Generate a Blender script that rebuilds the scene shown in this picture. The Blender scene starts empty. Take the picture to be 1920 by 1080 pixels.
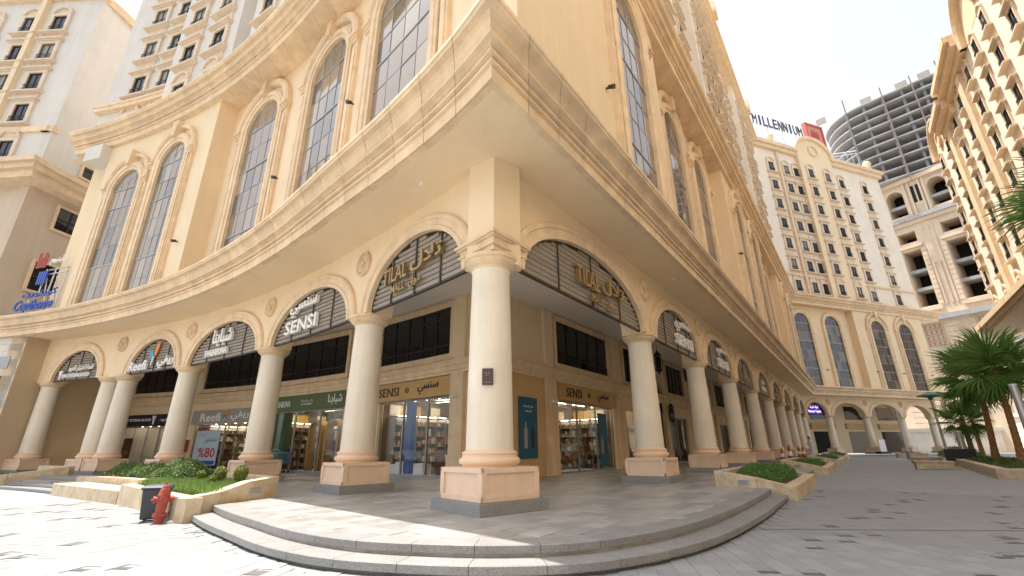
import bpy, bmesh, math, random
from mathutils import Vector, Matrix
random.seed(7)
R_ = math.radians
sc = bpy.context.scene
# ------------------------------------------------------------------ camera
CAMZ = 1.25
PITCH, ROLL, FPX = R_(19.5), R_(0.5), 850.0
cd = bpy.data.cameras.new('camera'); cam = bpy.data.objects.new('camera', cd)
sc.collection.objects.link(cam); sc.camera = cam
cd.sensor_width = 36.0; cd.lens = 36.0 * FPX / 1920.0; cd.clip_start = .05; cd.clip_end = 3000
fw = Vector((0, math.cos(PITCH), math.sin(PITCH))); up = Vector((0, -math.sin(PITCH), math.cos(PITCH))); rt = Vector((1, 0, 0))
up2 = math.cos(ROLL) * up + math.sin(ROLL) * rt; rt2 = math.cos(ROLL) * rt - math.sin(ROLL) * up
M = Matrix((rt2, up2, -fw)).transposed().to_4x4(); M.translation = (0, 0, CAMZ)
cam.matrix_world = M
# ------------------------------------------------------------------ sky and sun
SUNV = Vector((-.305, .208, 1.0)).normalized()          # towards the sun: high, from behind the building's left facade
SUN_EL = math.asin(SUNV.z); SUN_AZ = math.atan2(SUNV.x, SUNV.y)
w = bpy.data.worlds.new('World'); sc.world = w; w.use_nodes = True
nt = w.node_tree; nt.nodes.clear()
sky = nt.nodes.new('ShaderNodeTexSky'); sky.sky_type = 'NISHITA'; sky.sun_disc = False
sky.sun_elevation = SUN_EL; sky.sun_rotation = SUN_AZ; sky.air_density = 1.0; sky.dust_density = 3.5; sky.ozone_density = 1.0; sky.altitude = 600
hs = nt.nodes.new('ShaderNodeHueSaturation'); hs.inputs['Saturation'].default_value = .33
bg = nt.nodes.new('ShaderNodeBackground'); bg.inputs['Strength'].default_value = .117
wo = nt.nodes.new('ShaderNodeOutputWorld')
nt.links.new(sky.outputs[0], hs.inputs['Color']); nt.links.new(hs.outputs[0], bg.inputs[0]); nt.links.new(bg.outputs[0], wo.inputs[0])
sl = bpy.data.lights.new('sun', 'SUN'); sl.energy = 2.7; sl.angle = R_(.53); sl.color = (1.0, .95, .87)
so = bpy.data.objects.new('sun', sl); sc.collection.objects.link(so)
so.rotation_euler = SUNV.to_track_quat('Z', 'Y').to_euler()
vs = sc.view_settings; vs.view_transform = 'Standard'; vs.look = 'None'; vs.exposure = 1.62; vs.gamma = 1.0; vs.use_curve_mapping = False
sc.cycles.max_bounces = 8; sc.cycles.diffuse_bounces = 5; sc.cycles.glossy_bounces = 3; sc.cycles.transmission_bounces = 4; sc.cycles.transparent_max_bounces = 6
try:
    sc.cycles.use_denoising = True; sc.cycles.sample_clamp_indirect = 8
except Exception: pass
# ------------------------------------------------------------------ helpers
COL = sc.collection
def wloc(o):
    v = Vector((0, 0, 0))
    while o is not None:
        v = v + o.location; o = o.parent
    return v
def tag(o, label=None, cat=None, group=None, kind=None):
    if label: o['label'] = label
    if cat: o['category'] = cat
    if group: o['group'] = group
    if kind: o['kind'] = kind
    return o
def thing(name, loc, label, cat, group=None):
    o = bpy.data.objects.new(name, None); o.empty_display_size = .3; COL.objects.link(o); o.location = loc
    return tag(o, label, cat, group)
class MB:
    def __init__(s, f=None): s.v = []; s.f = []; s.m = f
    def add(s, vs_, fs, raw=False):
        b = len(s.v)
        s.v += [tuple(p) if (raw or s.m is None) else tuple(s.m(*p)) for p in vs_]
        s.f += [tuple(i + b for i in q) for q in fs]; return s
    def quad(s, a, b, c, d): return s.add([a, b, c, d], [(0, 1, 2, 3)])
    def box(s, a0, a1, b0, b1, c0, c1, n=1):
        vs_ = []; fs = []
        for i in range(n + 1):
            a = a0 + (a1 - a0) * i / n
            vs_ += [(a, b0, c0), (a, b1, c0), (a, b1, c1), (a, b0, c1)]
        for i in range(n):
            k = 4 * i
            for j in range(4): fs.append((k + j, k + (j + 1) % 4, k + 4 + (j + 1) % 4, k + 4 + j))
        fs += [(3, 2, 1, 0), (4 * n, 4 * n + 1, 4 * n + 2, 4 * n + 3)]
        return s.add(vs_, fs)
    def prism(s, poly, z0, z1):
        n = len(poly); vs_ = [(p[0], p[1], z0) for p in poly] + [(p[0], p[1], z1) for p in poly]
        return s.add(vs_, [tuple(range(n - 1, -1, -1)), tuple(range(n, 2 * n))] + [(i, (i + 1) % n, n + (i + 1) % n, n + i) for i in range(n)])
    def fprism(s, poly, o0, o1):                                  # polygon in (s,z), extruded in o
        n = len(poly); vs_ = [(p[0], o0, p[1]) for p in poly] + [(p[0], o1, p[1]) for p in poly]
        return s.add(vs_, [tuple(range(n - 1, -1, -1)), tuple(range(n, 2 * n))] + [(i, (i + 1) % n, n + (i + 1) % n, n + i) for i in range(n)])
    def lathe(s, prof, c=(0, 0, 0), seg=24, cap=True, sq=(1, 1)):
        vs_ = []; fs = []; k = len(prof)
        for i in range(seg):
            a = 2 * math.pi * i / seg
            for r, z in prof: vs_.append((c[0] + r * sq[0] * math.cos(a), c[1] + r * sq[1] * math.sin(a), c[2] + z))
        for i in range(seg):
            j = (i + 1) % seg
            for q in range(k - 1): fs.append((i * k + q, j * k + q, j * k + q + 1, i * k + q + 1))
        if cap:
            fs.append(tuple(i * k for i in range(seg - 1, -1, -1))); fs.append(tuple(i * k + k - 1 for i in range(seg)))
        return s.add(vs_, fs)
    def tube(s, pts, r, seg=8, cap=True):
        pts = [Vector(p) for p in pts]; rs = r if isinstance(r, (list, tuple)) else [r] * len(pts); vs_ = []; fs = []
        for i, p in enumerate(pts):
            d = (pts[min(i + 1, len(pts) - 1)] - pts[max(i - 1, 0)]).normalized()
            a = d.orthogonal().normalized() if i == 0 else (a - d * a.dot(d)).normalized()
            b = d.cross(a)
            for j in range(seg):
                t = 2 * math.pi * j / seg; vs_.append(p + (a * math.cos(t) + b * math.sin(t)) * rs[i])
        for i in range(len(pts) - 1):
            for j in range(seg): fs.append((i * seg + j, i * seg + (j + 1) % seg, (i + 1) * seg + (j + 1) % seg, (i + 1) * seg + j))
        if cap: fs += [tuple(range(seg - 1, -1, -1)), tuple((len(pts) - 1) * seg + j for j in range(seg))]
        return s.add(vs_, fs)
    def loft(s, rows, closed=False, cap=False):                    # rows of equal-length point lists
        k = len(rows[0]); vs_ = [p for r in rows for p in r]; fs = []
        for i in range(len(rows) - 1):
            for j in range(k if closed else k - 1):
                fs.append((i * k + j, i * k + (j + 1) % k, (i + 1) * k + (j + 1) % k, (i + 1) * k + j))
        if cap: fs += [tuple(range(k - 1, -1, -1)), tuple((len(rows) - 1) * k + j for j in range(k))]
        return s.add(vs_, fs)
    def ring(s, path, sec, closed=False, cap=True):                # path: (s,z,nx,nz) ; sec: (r,o)
        rows = [[(p[0] + p[2] * r, o, p[1] + p[3] * r) for r, o in sec] for p in path]
        if closed: rows.append(rows[0])
        return s.loft(rows, closed=True, cap=cap and not closed)
    def mesh(s, name, mat, smooth=None, off=None):
        me = bpy.data.meshes.new(name)
        v = s.v if off is None else [(p[0] - off[0], p[1] - off[1], p[2] - off[2]) for p in s.v]
        me.from_pydata(v, [], s.f)
        for m_ in (mat if isinstance(mat, (list, tuple)) else [mat]): me.materials.append(m_)
        bm = bmesh.new(); bm.from_mesh(me); bmesh.ops.recalc_face_normals(bm, faces=bm.faces); bm.to_mesh(me); bm.free()
        if smooth:
            me.shade_smooth(); me.set_sharp_from_angle(angle=R_(smooth))
        return me
    def build(s, name, mat, parent=None, smooth=None, kind=None, loc=None):
        off = wloc(parent) if parent is not None else (Vector(loc) if loc is not None else Vector((0, 0, 0)))
        o = bpy.data.objects.new(name, s.mesh(name, mat, smooth, off)); COL.objects.link(o)
        if parent is not None: o.parent = parent
        elif loc is not None: o.location = loc
        if kind: o['kind'] = kind
        return o
def put(name, me, parent=None, loc=(0, 0, 0), rz=0, subs=(), rot=None, scale=None):
    "object of a shared mesh at a world place under a thing, with sub-parts sharing its frame"
    o = bpy.data.objects.new(name, me); COL.objects.link(o)
    l = Vector(loc)
    if parent is not None: o.parent = parent; l = l - wloc(parent)
    o.location = l; o.rotation_euler = rot if rot else (0, 0, rz)
    if scale: o.scale = scale
    for nm, sm in subs:
        c = bpy.data.objects.new(nm, sm); COL.objects.link(c); c.parent = o
    return o
def bev(o, wd=.012, seg=2):
    m = o.modifiers.new('bevel', 'BEVEL'); m.width = wd; m.segments = seg; m.limit_method = 'ANGLE'; m.angle_limit = R_(40); return o
# ------------------------------------------------------------------ materials
def mat(name, col, rough=.7, var=.10, scale=1.5, streak=0.0, bump=.15, bscale=60, spec=.4, rnd=0.0, metallic=0.0, fine=0.0, fscale=250, dark=None, obj=False, stain=None):
    m = bpy.data.materials.new(name); m.use_nodes = True; n = m.node_tree; N = n.nodes; L = n.links
    b = N['Principled BSDF']; b.inputs['Roughness'].default_value = rough; b.inputs['Metallic'].default_value = metallic
    b.inputs['Specular IOR Level'].default_value = spec
    if obj:
        tc = N.new('ShaderNodeTexCoord'); pos = tc.outputs['Object']
    else:
        g = N.new('ShaderNodeNewGeometry'); pos = g.outputs['Position']
    def noise(sc_, det=4, vec=None, ro=.55):
        t = N.new('ShaderNodeTexNoise'); t.inputs['Scale'].default_value = sc_; t.inputs['Detail'].default_value = det; t.inputs['Roughness'].default_value = ro
        L.new(vec if vec is not None else pos, t.inputs['Vector']); return t.outputs['Fac']
    def mul(c, fac, amt, lo=.3, hi=.7):
        mr = N.new('ShaderNodeMapRange'); mr.inputs['From Min'].default_value = lo; mr.inputs['From Max'].default_value = hi
        mr.inputs['To Min'].default_value = 1 - amt; mr.inputs['To Max'].default_value = 1 + amt * .6
        L.new(fac, mr.inputs['Value'])
        mx = N.new('ShaderNodeVectorMath'); mx.operation = 'SCALE'; L.new(c, mx.inputs[0]); L.new(mr.outputs[0], mx.inputs['Scale']); return mx.outputs[0]
    rgb = N.new('ShaderNodeRGB'); rgb.outputs[0].default_value = (*col, 1); c = rgb.outputs[0]
    if dark is not None:                                         # second mineral tone in soft patches
        mix = N.new('ShaderNodeMix'); mix.data_type = 'RGBA'; cr = N.new('ShaderNodeMapRange'); cr.inputs['From Min'].default_value = .42; cr.inputs['From Max'].default_value = .62
        L.new(noise(scale * 2.3, 6, ro=.65), cr.inputs['Value']); L.new(cr.outputs[0], mix.inputs[0]); L.new(c, mix.inputs[6]); mix.inputs[7].default_value = (*dark, 1); c = mix.outputs[2]
    if var: c = mul(c, noise(scale), var)
    if streak:
        mp = N.new('ShaderNodeMapping'); mp.inputs['Scale'].default_value = (2.6, 2.6, .22); L.new(pos, mp.inputs[0]); c = mul(c, noise(1.3, 5, mp.outputs[0]), streak)
    if stain:                                                    # drips and patches of dust with their own outline
        mp2 = N.new('ShaderNodeMapping'); mp2.inputs['Scale'].default_value = (1.0, 1.0, .28); L.new(pos, mp2.inputs[0]); st_ = noise(2.4, 7, mp2.outputs[0], .7)
        mr2 = N.new('ShaderNodeMapRange'); mr2.inputs['From Min'].default_value = .56; mr2.inputs['From Max'].default_value = .74; mr2.inputs['To Max'].default_value = stain; L.new(st_, mr2.inputs['Value'])
        mx2 = N.new('ShaderNodeMix'); mx2.data_type = 'RGBA'; mx2.blend_type = 'MULTIPLY'; L.new(mr2.outputs[0], mx2.inputs[0]); L.new(c, mx2.inputs[6]); mx2.inputs[7].default_value = (.62, .52, .42, 1); c = mx2.outputs[2]
    if fine: c = mul(c, noise(fscale, 2), fine, .35, .65)
    if rnd:
        oi = N.new('ShaderNodeObjectInfo'); c = mul(c, oi.outputs['Random'], rnd, 0, 1)
    L.new(c, b.inputs['Base Color'])
    if bump:
        bp = N.new('ShaderNodeBump'); bp.inputs['Strength'].default_value = bump; bp.inputs['Distance'].default_value = .02
        L.new(noise(bscale, 5), bp.inputs['Height']); L.new(bp.outputs[0], b.inputs['Normal'])
    return m
def emis(name, col, st):
    m = bpy.data.materials.new(name); m.use_nodes = True; b = m.node_tree.nodes['Principled BSDF']
    b.inputs['Base Color'].default_value = (*col, 1); b.inputs['Emission Color'].default_value = (*col, 1); b.inputs['Emission Strength'].default_value = st; return m
def glass(name, tint=(.9, .92, .92), tr=.95):
    "thin shop glazing: mostly see-through, mirror at grazing angles"
    m = bpy.data.materials.new(name); m.use_nodes = True; n = m.node_tree; N = n.nodes; L = n.links; N.clear()
    o = N.new('ShaderNodeOutputMaterial'); t = N.new('ShaderNodeBsdfTransparent'); t.inputs[0].default_value = (*tint, 1)
    g = N.new('ShaderNodeBsdfGlossy'); g.inputs['Roughness'].default_value = .01; mx = N.new('ShaderNodeMixShader')
    f = N.new('ShaderNodeLayerWeight'); f.inputs[0].default_value = .5; pw_ = N.new('ShaderNodeMath'); pw_.operation = 'POWER'; pw_.inputs[1].default_value = 4.0; L.new(f.outputs['Facing'], pw_.inputs[0])
    ad = N.new('ShaderNodeMath'); ad.operation = 'MULTIPLY_ADD'; ad.inputs[1].default_value = .8; ad.inputs[2].default_value = 1 - tr; ad.use_clamp = True
    L.new(pw_.outputs[0], ad.inputs[0]); L.new(ad.outputs[0], mx.inputs[0]); L.new(t.outputs[0], mx.inputs[1]); L.new(g.outputs[0], mx.inputs[2]); L.new(mx.outputs[0], o.inputs[0]); return m
def leafmat(name, a, b_, rnd=.25):
    m = bpy.data.materials.new(name); m.use_nodes = True; n = m.node_tree; N = n.nodes; L = n.links; b = N['Principled BSDF']
    g = N.new('ShaderNodeNewGeometry'); mix = N.new('ShaderNodeMix'); mix.data_type = 'RGBA'
    L.new(g.outputs['Random Per Island'], mix.inputs[0]); mix.inputs[6].default_value = (*a, 1); mix.inputs[7].default_value = (*b_, 1)
    L.new(mix.outputs[2], b.inputs['Base Color']); b.inputs['Roughness'].default_value = .5; b.inputs['Specular IOR Level'].default_value = .3
    tl = N.new('ShaderNodeBsdfTranslucent'); L.new(mix.outputs[2], tl.inputs[0]); ms = N.new('ShaderNodeMixShader'); ms.inputs[0].default_value = .25
    L.new(b.outputs[0], ms.inputs[1]); L.new(tl.outputs[0], ms.inputs[2]); L.new(ms.outputs[0], N['Material Output'].inputs[0]); return m
T = {}
T['plaster'] = mat('cream_plaster', (.81, .64, .42), .8, .05, .5, .03, .10, 90, stain=.10)
T['trim'] = mat('window_trim_stone', (.72, .59, .445), .75, .08, 2.2, .05, .15, 60, stain=.25)
T['beige'] = mat('shade_side_plaster', (.60, .48, .36), .8, .06, .5, .05, .1, 90, stain=.2)  # tower side wall: warm bounce and shade put into the colour
T['stone'] = mat('beige_stone', (.80, .61, .40), .7, .13, 2.2, .05, .30, 45, rnd=.08, fine=.06, fscale=90, stain=.2)
T['ochre'] = mat('ochre_plaster', (.62, .42, .21), .8, .08, .8, .06, .10, 90)
T['white'] = mat('offwhite_plaster', (.68, .635, .57), .8, .05, .6, .05, .08, 90, stain=.18)
T['pinkish'] = mat('warm_white_plaster', (.81, .715, .585), .8, .06, .6, .05, .08, 90, stain=.2)
T['shaft'] = mat('column_cream', (.82, .735, .60), .6, .06, 1.2, .08, .08, 120, stain=.22)
T['plinth'] = mat('plinth_paint', (.80, .60, .44), .6, .05, 2, .05, .06, 100, stain=.30)
T['torus'] = mat('base_paint', (.80, .585, .41), .6, .05, 2, .03, .06, 100)
T['granite'] = mat('grey_granite', (.31, .31, .305), .55, .10, 3, 0, .10, 200, fine=.55, fscale=140, rnd=.08)
T['granite_lt'] = mat('light_granite', (.30, .297, .29), .6, .10, 3, 0, .12, 200, fine=.42, fscale=120, rnd=.08)
T['tile'] = mat('terrace_tile', (.40, .365, .32), .42, .14, 1.6, 0, .05, 60, dark=(.27, .235, .20), rnd=.16, spec=.45)
T['paver'] = mat('light_paver', (.315, .325, .33), .8, .07, 2.0, 0, .2, 120, rnd=.12, fine=.12, fscale=200, stain=.35)
T['paver_dk'] = mat('dark_paver', (.13, .125, .12), .75, .10, 2.0, 0, .2, 120, rnd=.25, fine=.15, fscale=200)
T['travertine'] = mat('travertine', (.68, .565, .41), .6, .12, 1.8, .05, .10, 60, dark=(.56, .42, .25))
T['soil'] = mat('soil', (.10, .075, .05), .95, .2, 8)
T['dglass'] = mat('dark_glass', (.012, .012, .014), .06, 0, bump=0, spec=.55)
T['curtain'] = mat('curtained_pane', (.26, .235, .20), .25, .25, 6, .2, 0, spec=.5)
T['midglass'] = mat('mid_glass', (.06, .062, .068), .08, .1, 2, 0, 0, spec=.6)
T['bronze'] = mat('bronze_frame', (.045, .04, .035), .4, 0, bump=0)
T['slat'] = mat('brown_slat', (.285, .24, .19), .5, .10, 3, 0, .05, 80, rnd=.10)
T['slatfr'] = mat('slat_frame', (.05, .04, .03), .5, 0, bump=0)
T['plaque'] = mat('plaque_bronze', (.085, .06, .045), .4, .1, 10, 0, 0)
T['gold'] = mat('gold_letter', (.34, .235, .105), .35, .05, 5, 0, 0, spec=.6, metallic=.5)
T['wlet'] = mat('white_letter', (.82, .81, .78), .4, 0, bump=0)
T['black'] = mat('black_paint', (.02, .02, .022), .45, 0, bump=0)
T['steel'] = mat('galvanised_steel', (.55, .56, .57), .4, .05, 4, 0, 0, metallic=.7)
T['concrete'] = mat('shaded_raw_concrete', (.20, .20, .20), .9, .18, .35, .12, .3, 6)  # darker than the slabs: tone stands in for shade inside the floors
T['concrete2'] = mat('slab_concrete', (.40, .395, .385), .9, .15, .3, .1, .3, 6)
T['carved'] = mat('carved_stone', (.66, .53, .395), .8, .10, .5, .06, .3, 5)
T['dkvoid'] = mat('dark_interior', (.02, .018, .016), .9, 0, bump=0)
T['frame_al'] = mat('grey_mullion', (.33, .33, .33), .4, 0, bump=0, metallic=.5)
T['ceil'] = mat('arcade_ceiling', (.84, .79, .71), .85, .04, 1, 0, .05, 60)
T['red'] = mat('red_paint', (.40, .085, .06), .65, .12, 12, 0, .1, 60)
T['blue'] = mat('blue_sign', (.02, .07, .38), .4, 0, bump=0)
T['teal'] = mat('teal_banner', (.012, .115, .20), .5, .15, 2, 0, 0)
T['green'] = mat('green_fascia', (.105, .16, .065), .6, .06, 2, 0, .03)
T['dgreen'] = mat('dark_green_panel', (.03, .085, .025), .5, .1, 2, 0, 0)
T['goldfas'] = mat('gold_fascia', (.56, .345, .13), .5, .06, 2, 0, .03)
T['greyfas'] = mat('grey_fascia', (.36, .325, .295), .6, .05, 2, 0, .03)
T['navy'] = mat('navy_fascia', (.012, .012, .035), .4, 0, bump=0)
T['bark'] = mat('palm_trunk', (.36, .20, .085), .9, .3, 9, 0, .6, 25)
T['leaf'] = leafmat('palm_leaf', (.075, .19, .035), (.22, .38, .10))
T['hedge'] = leafmat('hedge_leaf', (.05, .115, .025), (.20, .29, .10))
T['shrub'] = leafmat('shrub_leaf', (.12, .17, .02), (.32, .36, .08))
T['grass'] = leafmat('grass_blade', (.13, .24, .05), (.30, .42, .13))
T['grass2'] = leafmat('right_hedge_leaf', (.06, .17, .035), (.20, .36, .09))  # fresher green leaf tones for the hedges on the right
# ------------------------------------------------------------------ plan of the place: facades as curves with an along / outward / up frame
C0 = Vector((-.41, 8.27)); AZR = R_(36.2)
class Line:
    sg = 1
    def __init__(s, p, az): s.p = Vector(p); s.d = Vector((math.sin(az), math.cos(az))); s.n = Vector((s.d.y, -s.d.x))
    def __call__(s, a, o, z): q = s.p + s.d * a + s.n * o; return (q.x, q.y, z)
    def right(s, a): return s.d
class Arc:
    sg = -1
    def __init__(s, c, r, a0): s.c = Vector(c); s.r = r; s.a0 = a0
    def ease(s, a): x = max(0., min(1., (a + 2.5) / 8.5)); return .20 * (1 - x * x * (3 - 2 * x))       # the curve flattens towards the corner
    def __call__(s, a, o, z):
        t = s.a0 + a / s.r; q = s.r - o + s.ease(a); return (s.c.x + q * math.cos(t), s.c.y + q * math.sin(t), z)
    def right(s, a): t = s.a0 + a / s.r; return Vector((math.sin(t), -math.cos(t)))
FR = Line(C0, AZR); FL = Arc((-36.85, -21.25), 46.82, R_(39.02)); FW = Line((37.4, 55.9), R_(69.9))
def rz_of(F, a): d = F.right(a); return math.atan2(d.y, d.x)
def corner_LR(oL, oR):
    "where the left arc at offset oL meets the right line at offset oR: (s on L, s on R)"
    p = FR.p + FR.n * oR - FL.c; a = 0.
    for _ in range(12):
        q = FL.r - oL + FL.ease(a); b = p.dot(FR.d); c = p.dot(p) - q * q; t = -b + math.sqrt(max(b * b - c, 0)); x = p + FR.d * t; a = (math.atan2(x.y, x.x) - FL.a0) * FL.r
    return a, t
def corner_RW(oR, oW):
    a = FR.p + FR.n * oR; b = FW.p + FW.n * oW; den = FR.d.x * FW.d.y - FR.d.y * FW.d.x; e = b - a
    return (e.x * FW.d.y - e.y * FW.d.x) / den, (e.x * FR.d.y - e.y * FR.d.x) / den
# ------------------------------------------------------------------ lettering
AR = {'ا': 'ﺍﺎﺍﺎ', 'ب': 'ﺏﺐﺑﺒ', 'ت': 'ﺕﺖﺗﺘ', 'ة': 'ﺓﺔﺓﺔ', 'خ': 'ﺥﺦﺧﺨ', 'د': 'ﺩﺪﺩﺪ', 'ر': 'ﺭﺮﺭﺮ', 'س': 'ﺱﺲﺳﺴ', 'ش': 'ﺵﺶﺷﺸ', 'ع': 'ﻉﻊﻋﻌ', 'ف': 'ﻑﻒﻓﻔ', 'ق': 'ﻕﻖﻗﻘ', 'ل': 'ﻝﻞﻟﻠ', 'م': 'ﻡﻢﻣﻤ', 'ن': 'ﻥﻦﻧﻨ', 'و': 'ﻭﻮﻭﻮ', 'ي': 'ﻱﻲﻳﻴ', 'ه': 'ﻩﻪﻫﻬ', 'ك': 'ﻙﻚﻛﻜ', 'ث': 'ﺙﺚﺛﺜ', 'ز': 'ﺯﺰﺯﺰ', 'ط': 'ﻁﻂﻃﻄ', 'ح': 'ﺡﺢﺣﺤ', 'ج': 'ﺝﺞﺟﺠ', 'ض': 'ﺽﺾﺿﻀ'}
NOJ = set('اةدروز')
def arabic(t):
    out = []
    for wd in t.split(' '):
        r = ''
        for i, ch in enumerate(wd):
            pj = i > 0 and wd[i - 1] in AR and wd[i - 1] not in NOJ; nj = i < len(wd) - 1 and ch not in NOJ
            r += AR[ch][(3 if pj else 2) if nj else (1 if pj else 0)] if ch in AR else ch
        out.append(r.replace('ﻟﺎ', 'ﻻ').replace('ﻠﺎ', 'ﻼ')[::-1])
    return ' '.join(out[::-1])
def text_geo(t, h, wd=None, depth=.06, bold=0.0, shear=0.0):
    cu = bpy.data.curves.new('t', 'FONT'); cu.body = t; cu.size = 1; cu.extrude = .5; cu.resolution_u = 2; cu.offset = bold; cu.shear = shear
    o = bpy.data.objects.new('t', cu); me = bpy.data.meshes.new_from_object(o); vs_ = [v.co.copy() for v in me.vertices]; fs = [tuple(p.vertices) for p in me.polygons]
    bpy.data.objects.remove(o); bpy.data.curves.remove(cu); bpy.data.meshes.remove(me)
    x0 = min(v.x for v in vs_); x1 = max(v.x for v in vs_); y0 = min(v.y for v in vs_); y1 = max(v.y for v in vs_)
    ky = h / (y1 - y0); kx = (wd / (x1 - x0)) if wd else ky
    return [((v.x - (x0 + x1) / 2) * kx, v.z * depth, (v.y - (y0 + y1) / 2) * ky) for v in vs_], fs
def letters(name, F, s0, o, z, t, h, wd, m_, parent, depth=.06, bold=0.0, shear=0.0):
    vs_, fs = text_geo(t, h, wd, depth, bold, shear); mb = MB(F)
    mb.add([(s0 + F.sg * x, o + y, z + q) for x, y, q in vs_], fs)
    return mb.build(name, m_, parent)
# ================================================================== THE CORNER BUILDING
SOF, SPR, APX = 6.85, 4.65, 6.12
mall = thing('corner_building', (*C0, .3), 'cream corner building with arched ground-floor arcade and curved left facade', 'building')
def sm(x): x = max(0, min(1, x)); return x * x * (3 - 2 * x)
def LP(u, o, z, ex=.25, end=31.0):
    a0 = corner_LR(o, o)[0]; a = a0 + u * (end - a0); k = max(0., min(1., (o - .33) / 1.0)); return FL(a, o + k * (ex * sm((a - a0) / 7) - .12 * sm((a - 20) / 10)), z)
def RP(u, o, z):
    a0 = corner_LR(o, o)[1]; a1 = corner_RW(o, o)[0]; return FR(a0 + u * (a1 - a0), o, z)
def WP(u, o, z, end=22.5):
    a0 = corner_RW(o, o)[1]; return FW(a0 + u * (end - a0), o, z)
def cornice(prof, nL, nR, nW, m_, name, par, ex=.25, endL=31.0, endW=22.5):
    g = .006
    for fn, nb, ln, k in ((lambda u, o, z: LP(u, o, z, ex, endL), nL, 32, 2), (RP, nR, 62, 1), (lambda u, o, z: WP(u, o, z, endW), nW, 26, 1)):
        for b in range(nb):
            u0 = b / nb + (g / ln if b else 0); u1 = (b + 1) / nb - (g / ln if b < nb - 1 else 0); mb = MB()
            jit = random.uniform(-.004, .004)
            mb.loft([[fn(u0 + (u1 - u0) * i / k, o + (jit if o > 1 else 0), z + jit * .5) for o, z in prof] for i in range(k + 1)], closed=True, cap=True)
            mb.build(name, m_, par)
OS = 1.62
low = [(OS - .06, 6.84), (OS, 6.82), (OS + .01, 7.07), (OS + .07, 7.07), (OS + .07, 7.13), (OS + .02, 7.135), (OS + .03, 7.17), (OS + .13, 7.175), (OS + .13, 7.235), (OS + .075, 7.24), (OS + .09, 7.28), (OS + .17, 7.31), (OS + .26, 7.315), (OS + .26, 7.37), (OS + .20, 7.375), (OS + .215, 7.42), (OS + .30, 7.56), (OS + .36, 7.60), (OS + .47, 7.605), (OS + .48, 7.66), (OS + .51, 7.67), (OS + .51, 7.75), (OS + .45, 7.79), (.3, 7.84), (.3, 6.95)]
cornice(low, 30, 56, 24, T['stone'], 'cornice_block', mall)
OU = 1.55
upp = [(OU - .5, 17.88), (OU, 17.88), (OU + .01, 18.2), (OU + .10, 18.205), (OU + .10, 18.29), (OU + .03, 18.30), (OU + .04, 18.35), (OU + .18, 18.355), (OU + .18, 18.43), (OU + .10, 18.44), (OU + .14, 18.5), (OU + .24, 18.56), (OU + .35, 18.565), (OU + .35, 18.64), (OU + .27, 18.65), (OU + .38, 18.82), (OU + .54, 18.84), (OU + .55, 18.93), (OU + .59, 18.95), (OU + .59, 19.06), (OU + .5, 19.12), (-.5, 19.2), (-.5, 18.0)]
cornice(upp, 26, 50, 22, T['stone'], 'upper_cornice_block', mall, ex=.15, endL=30.2, endW=24.5)
def strip(fn, n, a, b):                                          # sheet between two (o,z) rails along a path
    mb = MB(); mb.loft([[fn(i / n, *a), fn(i / n, *b)] for i in range(n + 1)]); return mb
for fn, n in ((LP, 40), (RP, 8), (WP, 4)):
    strip(fn, n, (.30, SOF), (OS - .01, SOF)).build('soffit', T['plaster'], mall)
    strip(fn, n, (-.3, 17.93), (OU - .46, 17.93)).build('upper_soffit', T['plaster'], mall)
    strip(fn, n, (-4.45, 6.62), (-.30, 6.62)).build('arcade_ceiling', T['ceil'], mall)
# little ceiling lights of the overhang
for F, a in ((FL, 1.4), (FR, 9)):
    MB().lathe([(.055, 0), (.055, .03)], F(a, .95, SOF - .028), 12).build('ceiling_light', T['wlet'], mall)
# ---------------------------------------------------------------- arcade wall with elliptical arches
colL = [5.12, 11.26, 17.7, 22.6, 23.9, 28.5]; colR = [7.65 + 6.28 * k for k in range(9)]; colW = [0, 6.45, 13.0, 19.0]
openL = [(.50, 4.55), (5.69, 10.69), (11.83, 17.13), (18.27, 22.05), (24.45, 27.95)]
openR = [(.55, 7.08)] + [(colR[k] + .57, colR[k + 1] - .57) for k in range(8)]
rwR, rwW = corner_RW(.33, .33)
openW = [(rwW + .35, -.5), (.55, 5.9), (7.0, 12.45), (13.55, 18.45)]
def az_(s, a, b, rise=APX - SPR): m = (a + b) / 2; h = (b - a) / 2; return SPR + rise * math.sqrt(max(0, 1 - ((s - m) / h) ** 2))
def epath(a, b, n=28, rise=APX - SPR):
    m = (a + b) / 2; h = (b - a) / 2; out = []
    for i in range(n + 1):
        t = math.pi * (1 - i / n); x, y = h * math.cos(t), rise * math.sin(t); nx, ny = math.cos(t) / h, math.sin(t) / rise; l = math.hypot(nx, ny)
        out.append((m + x, SPR + y, nx / l, ny / l))
    return out
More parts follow.
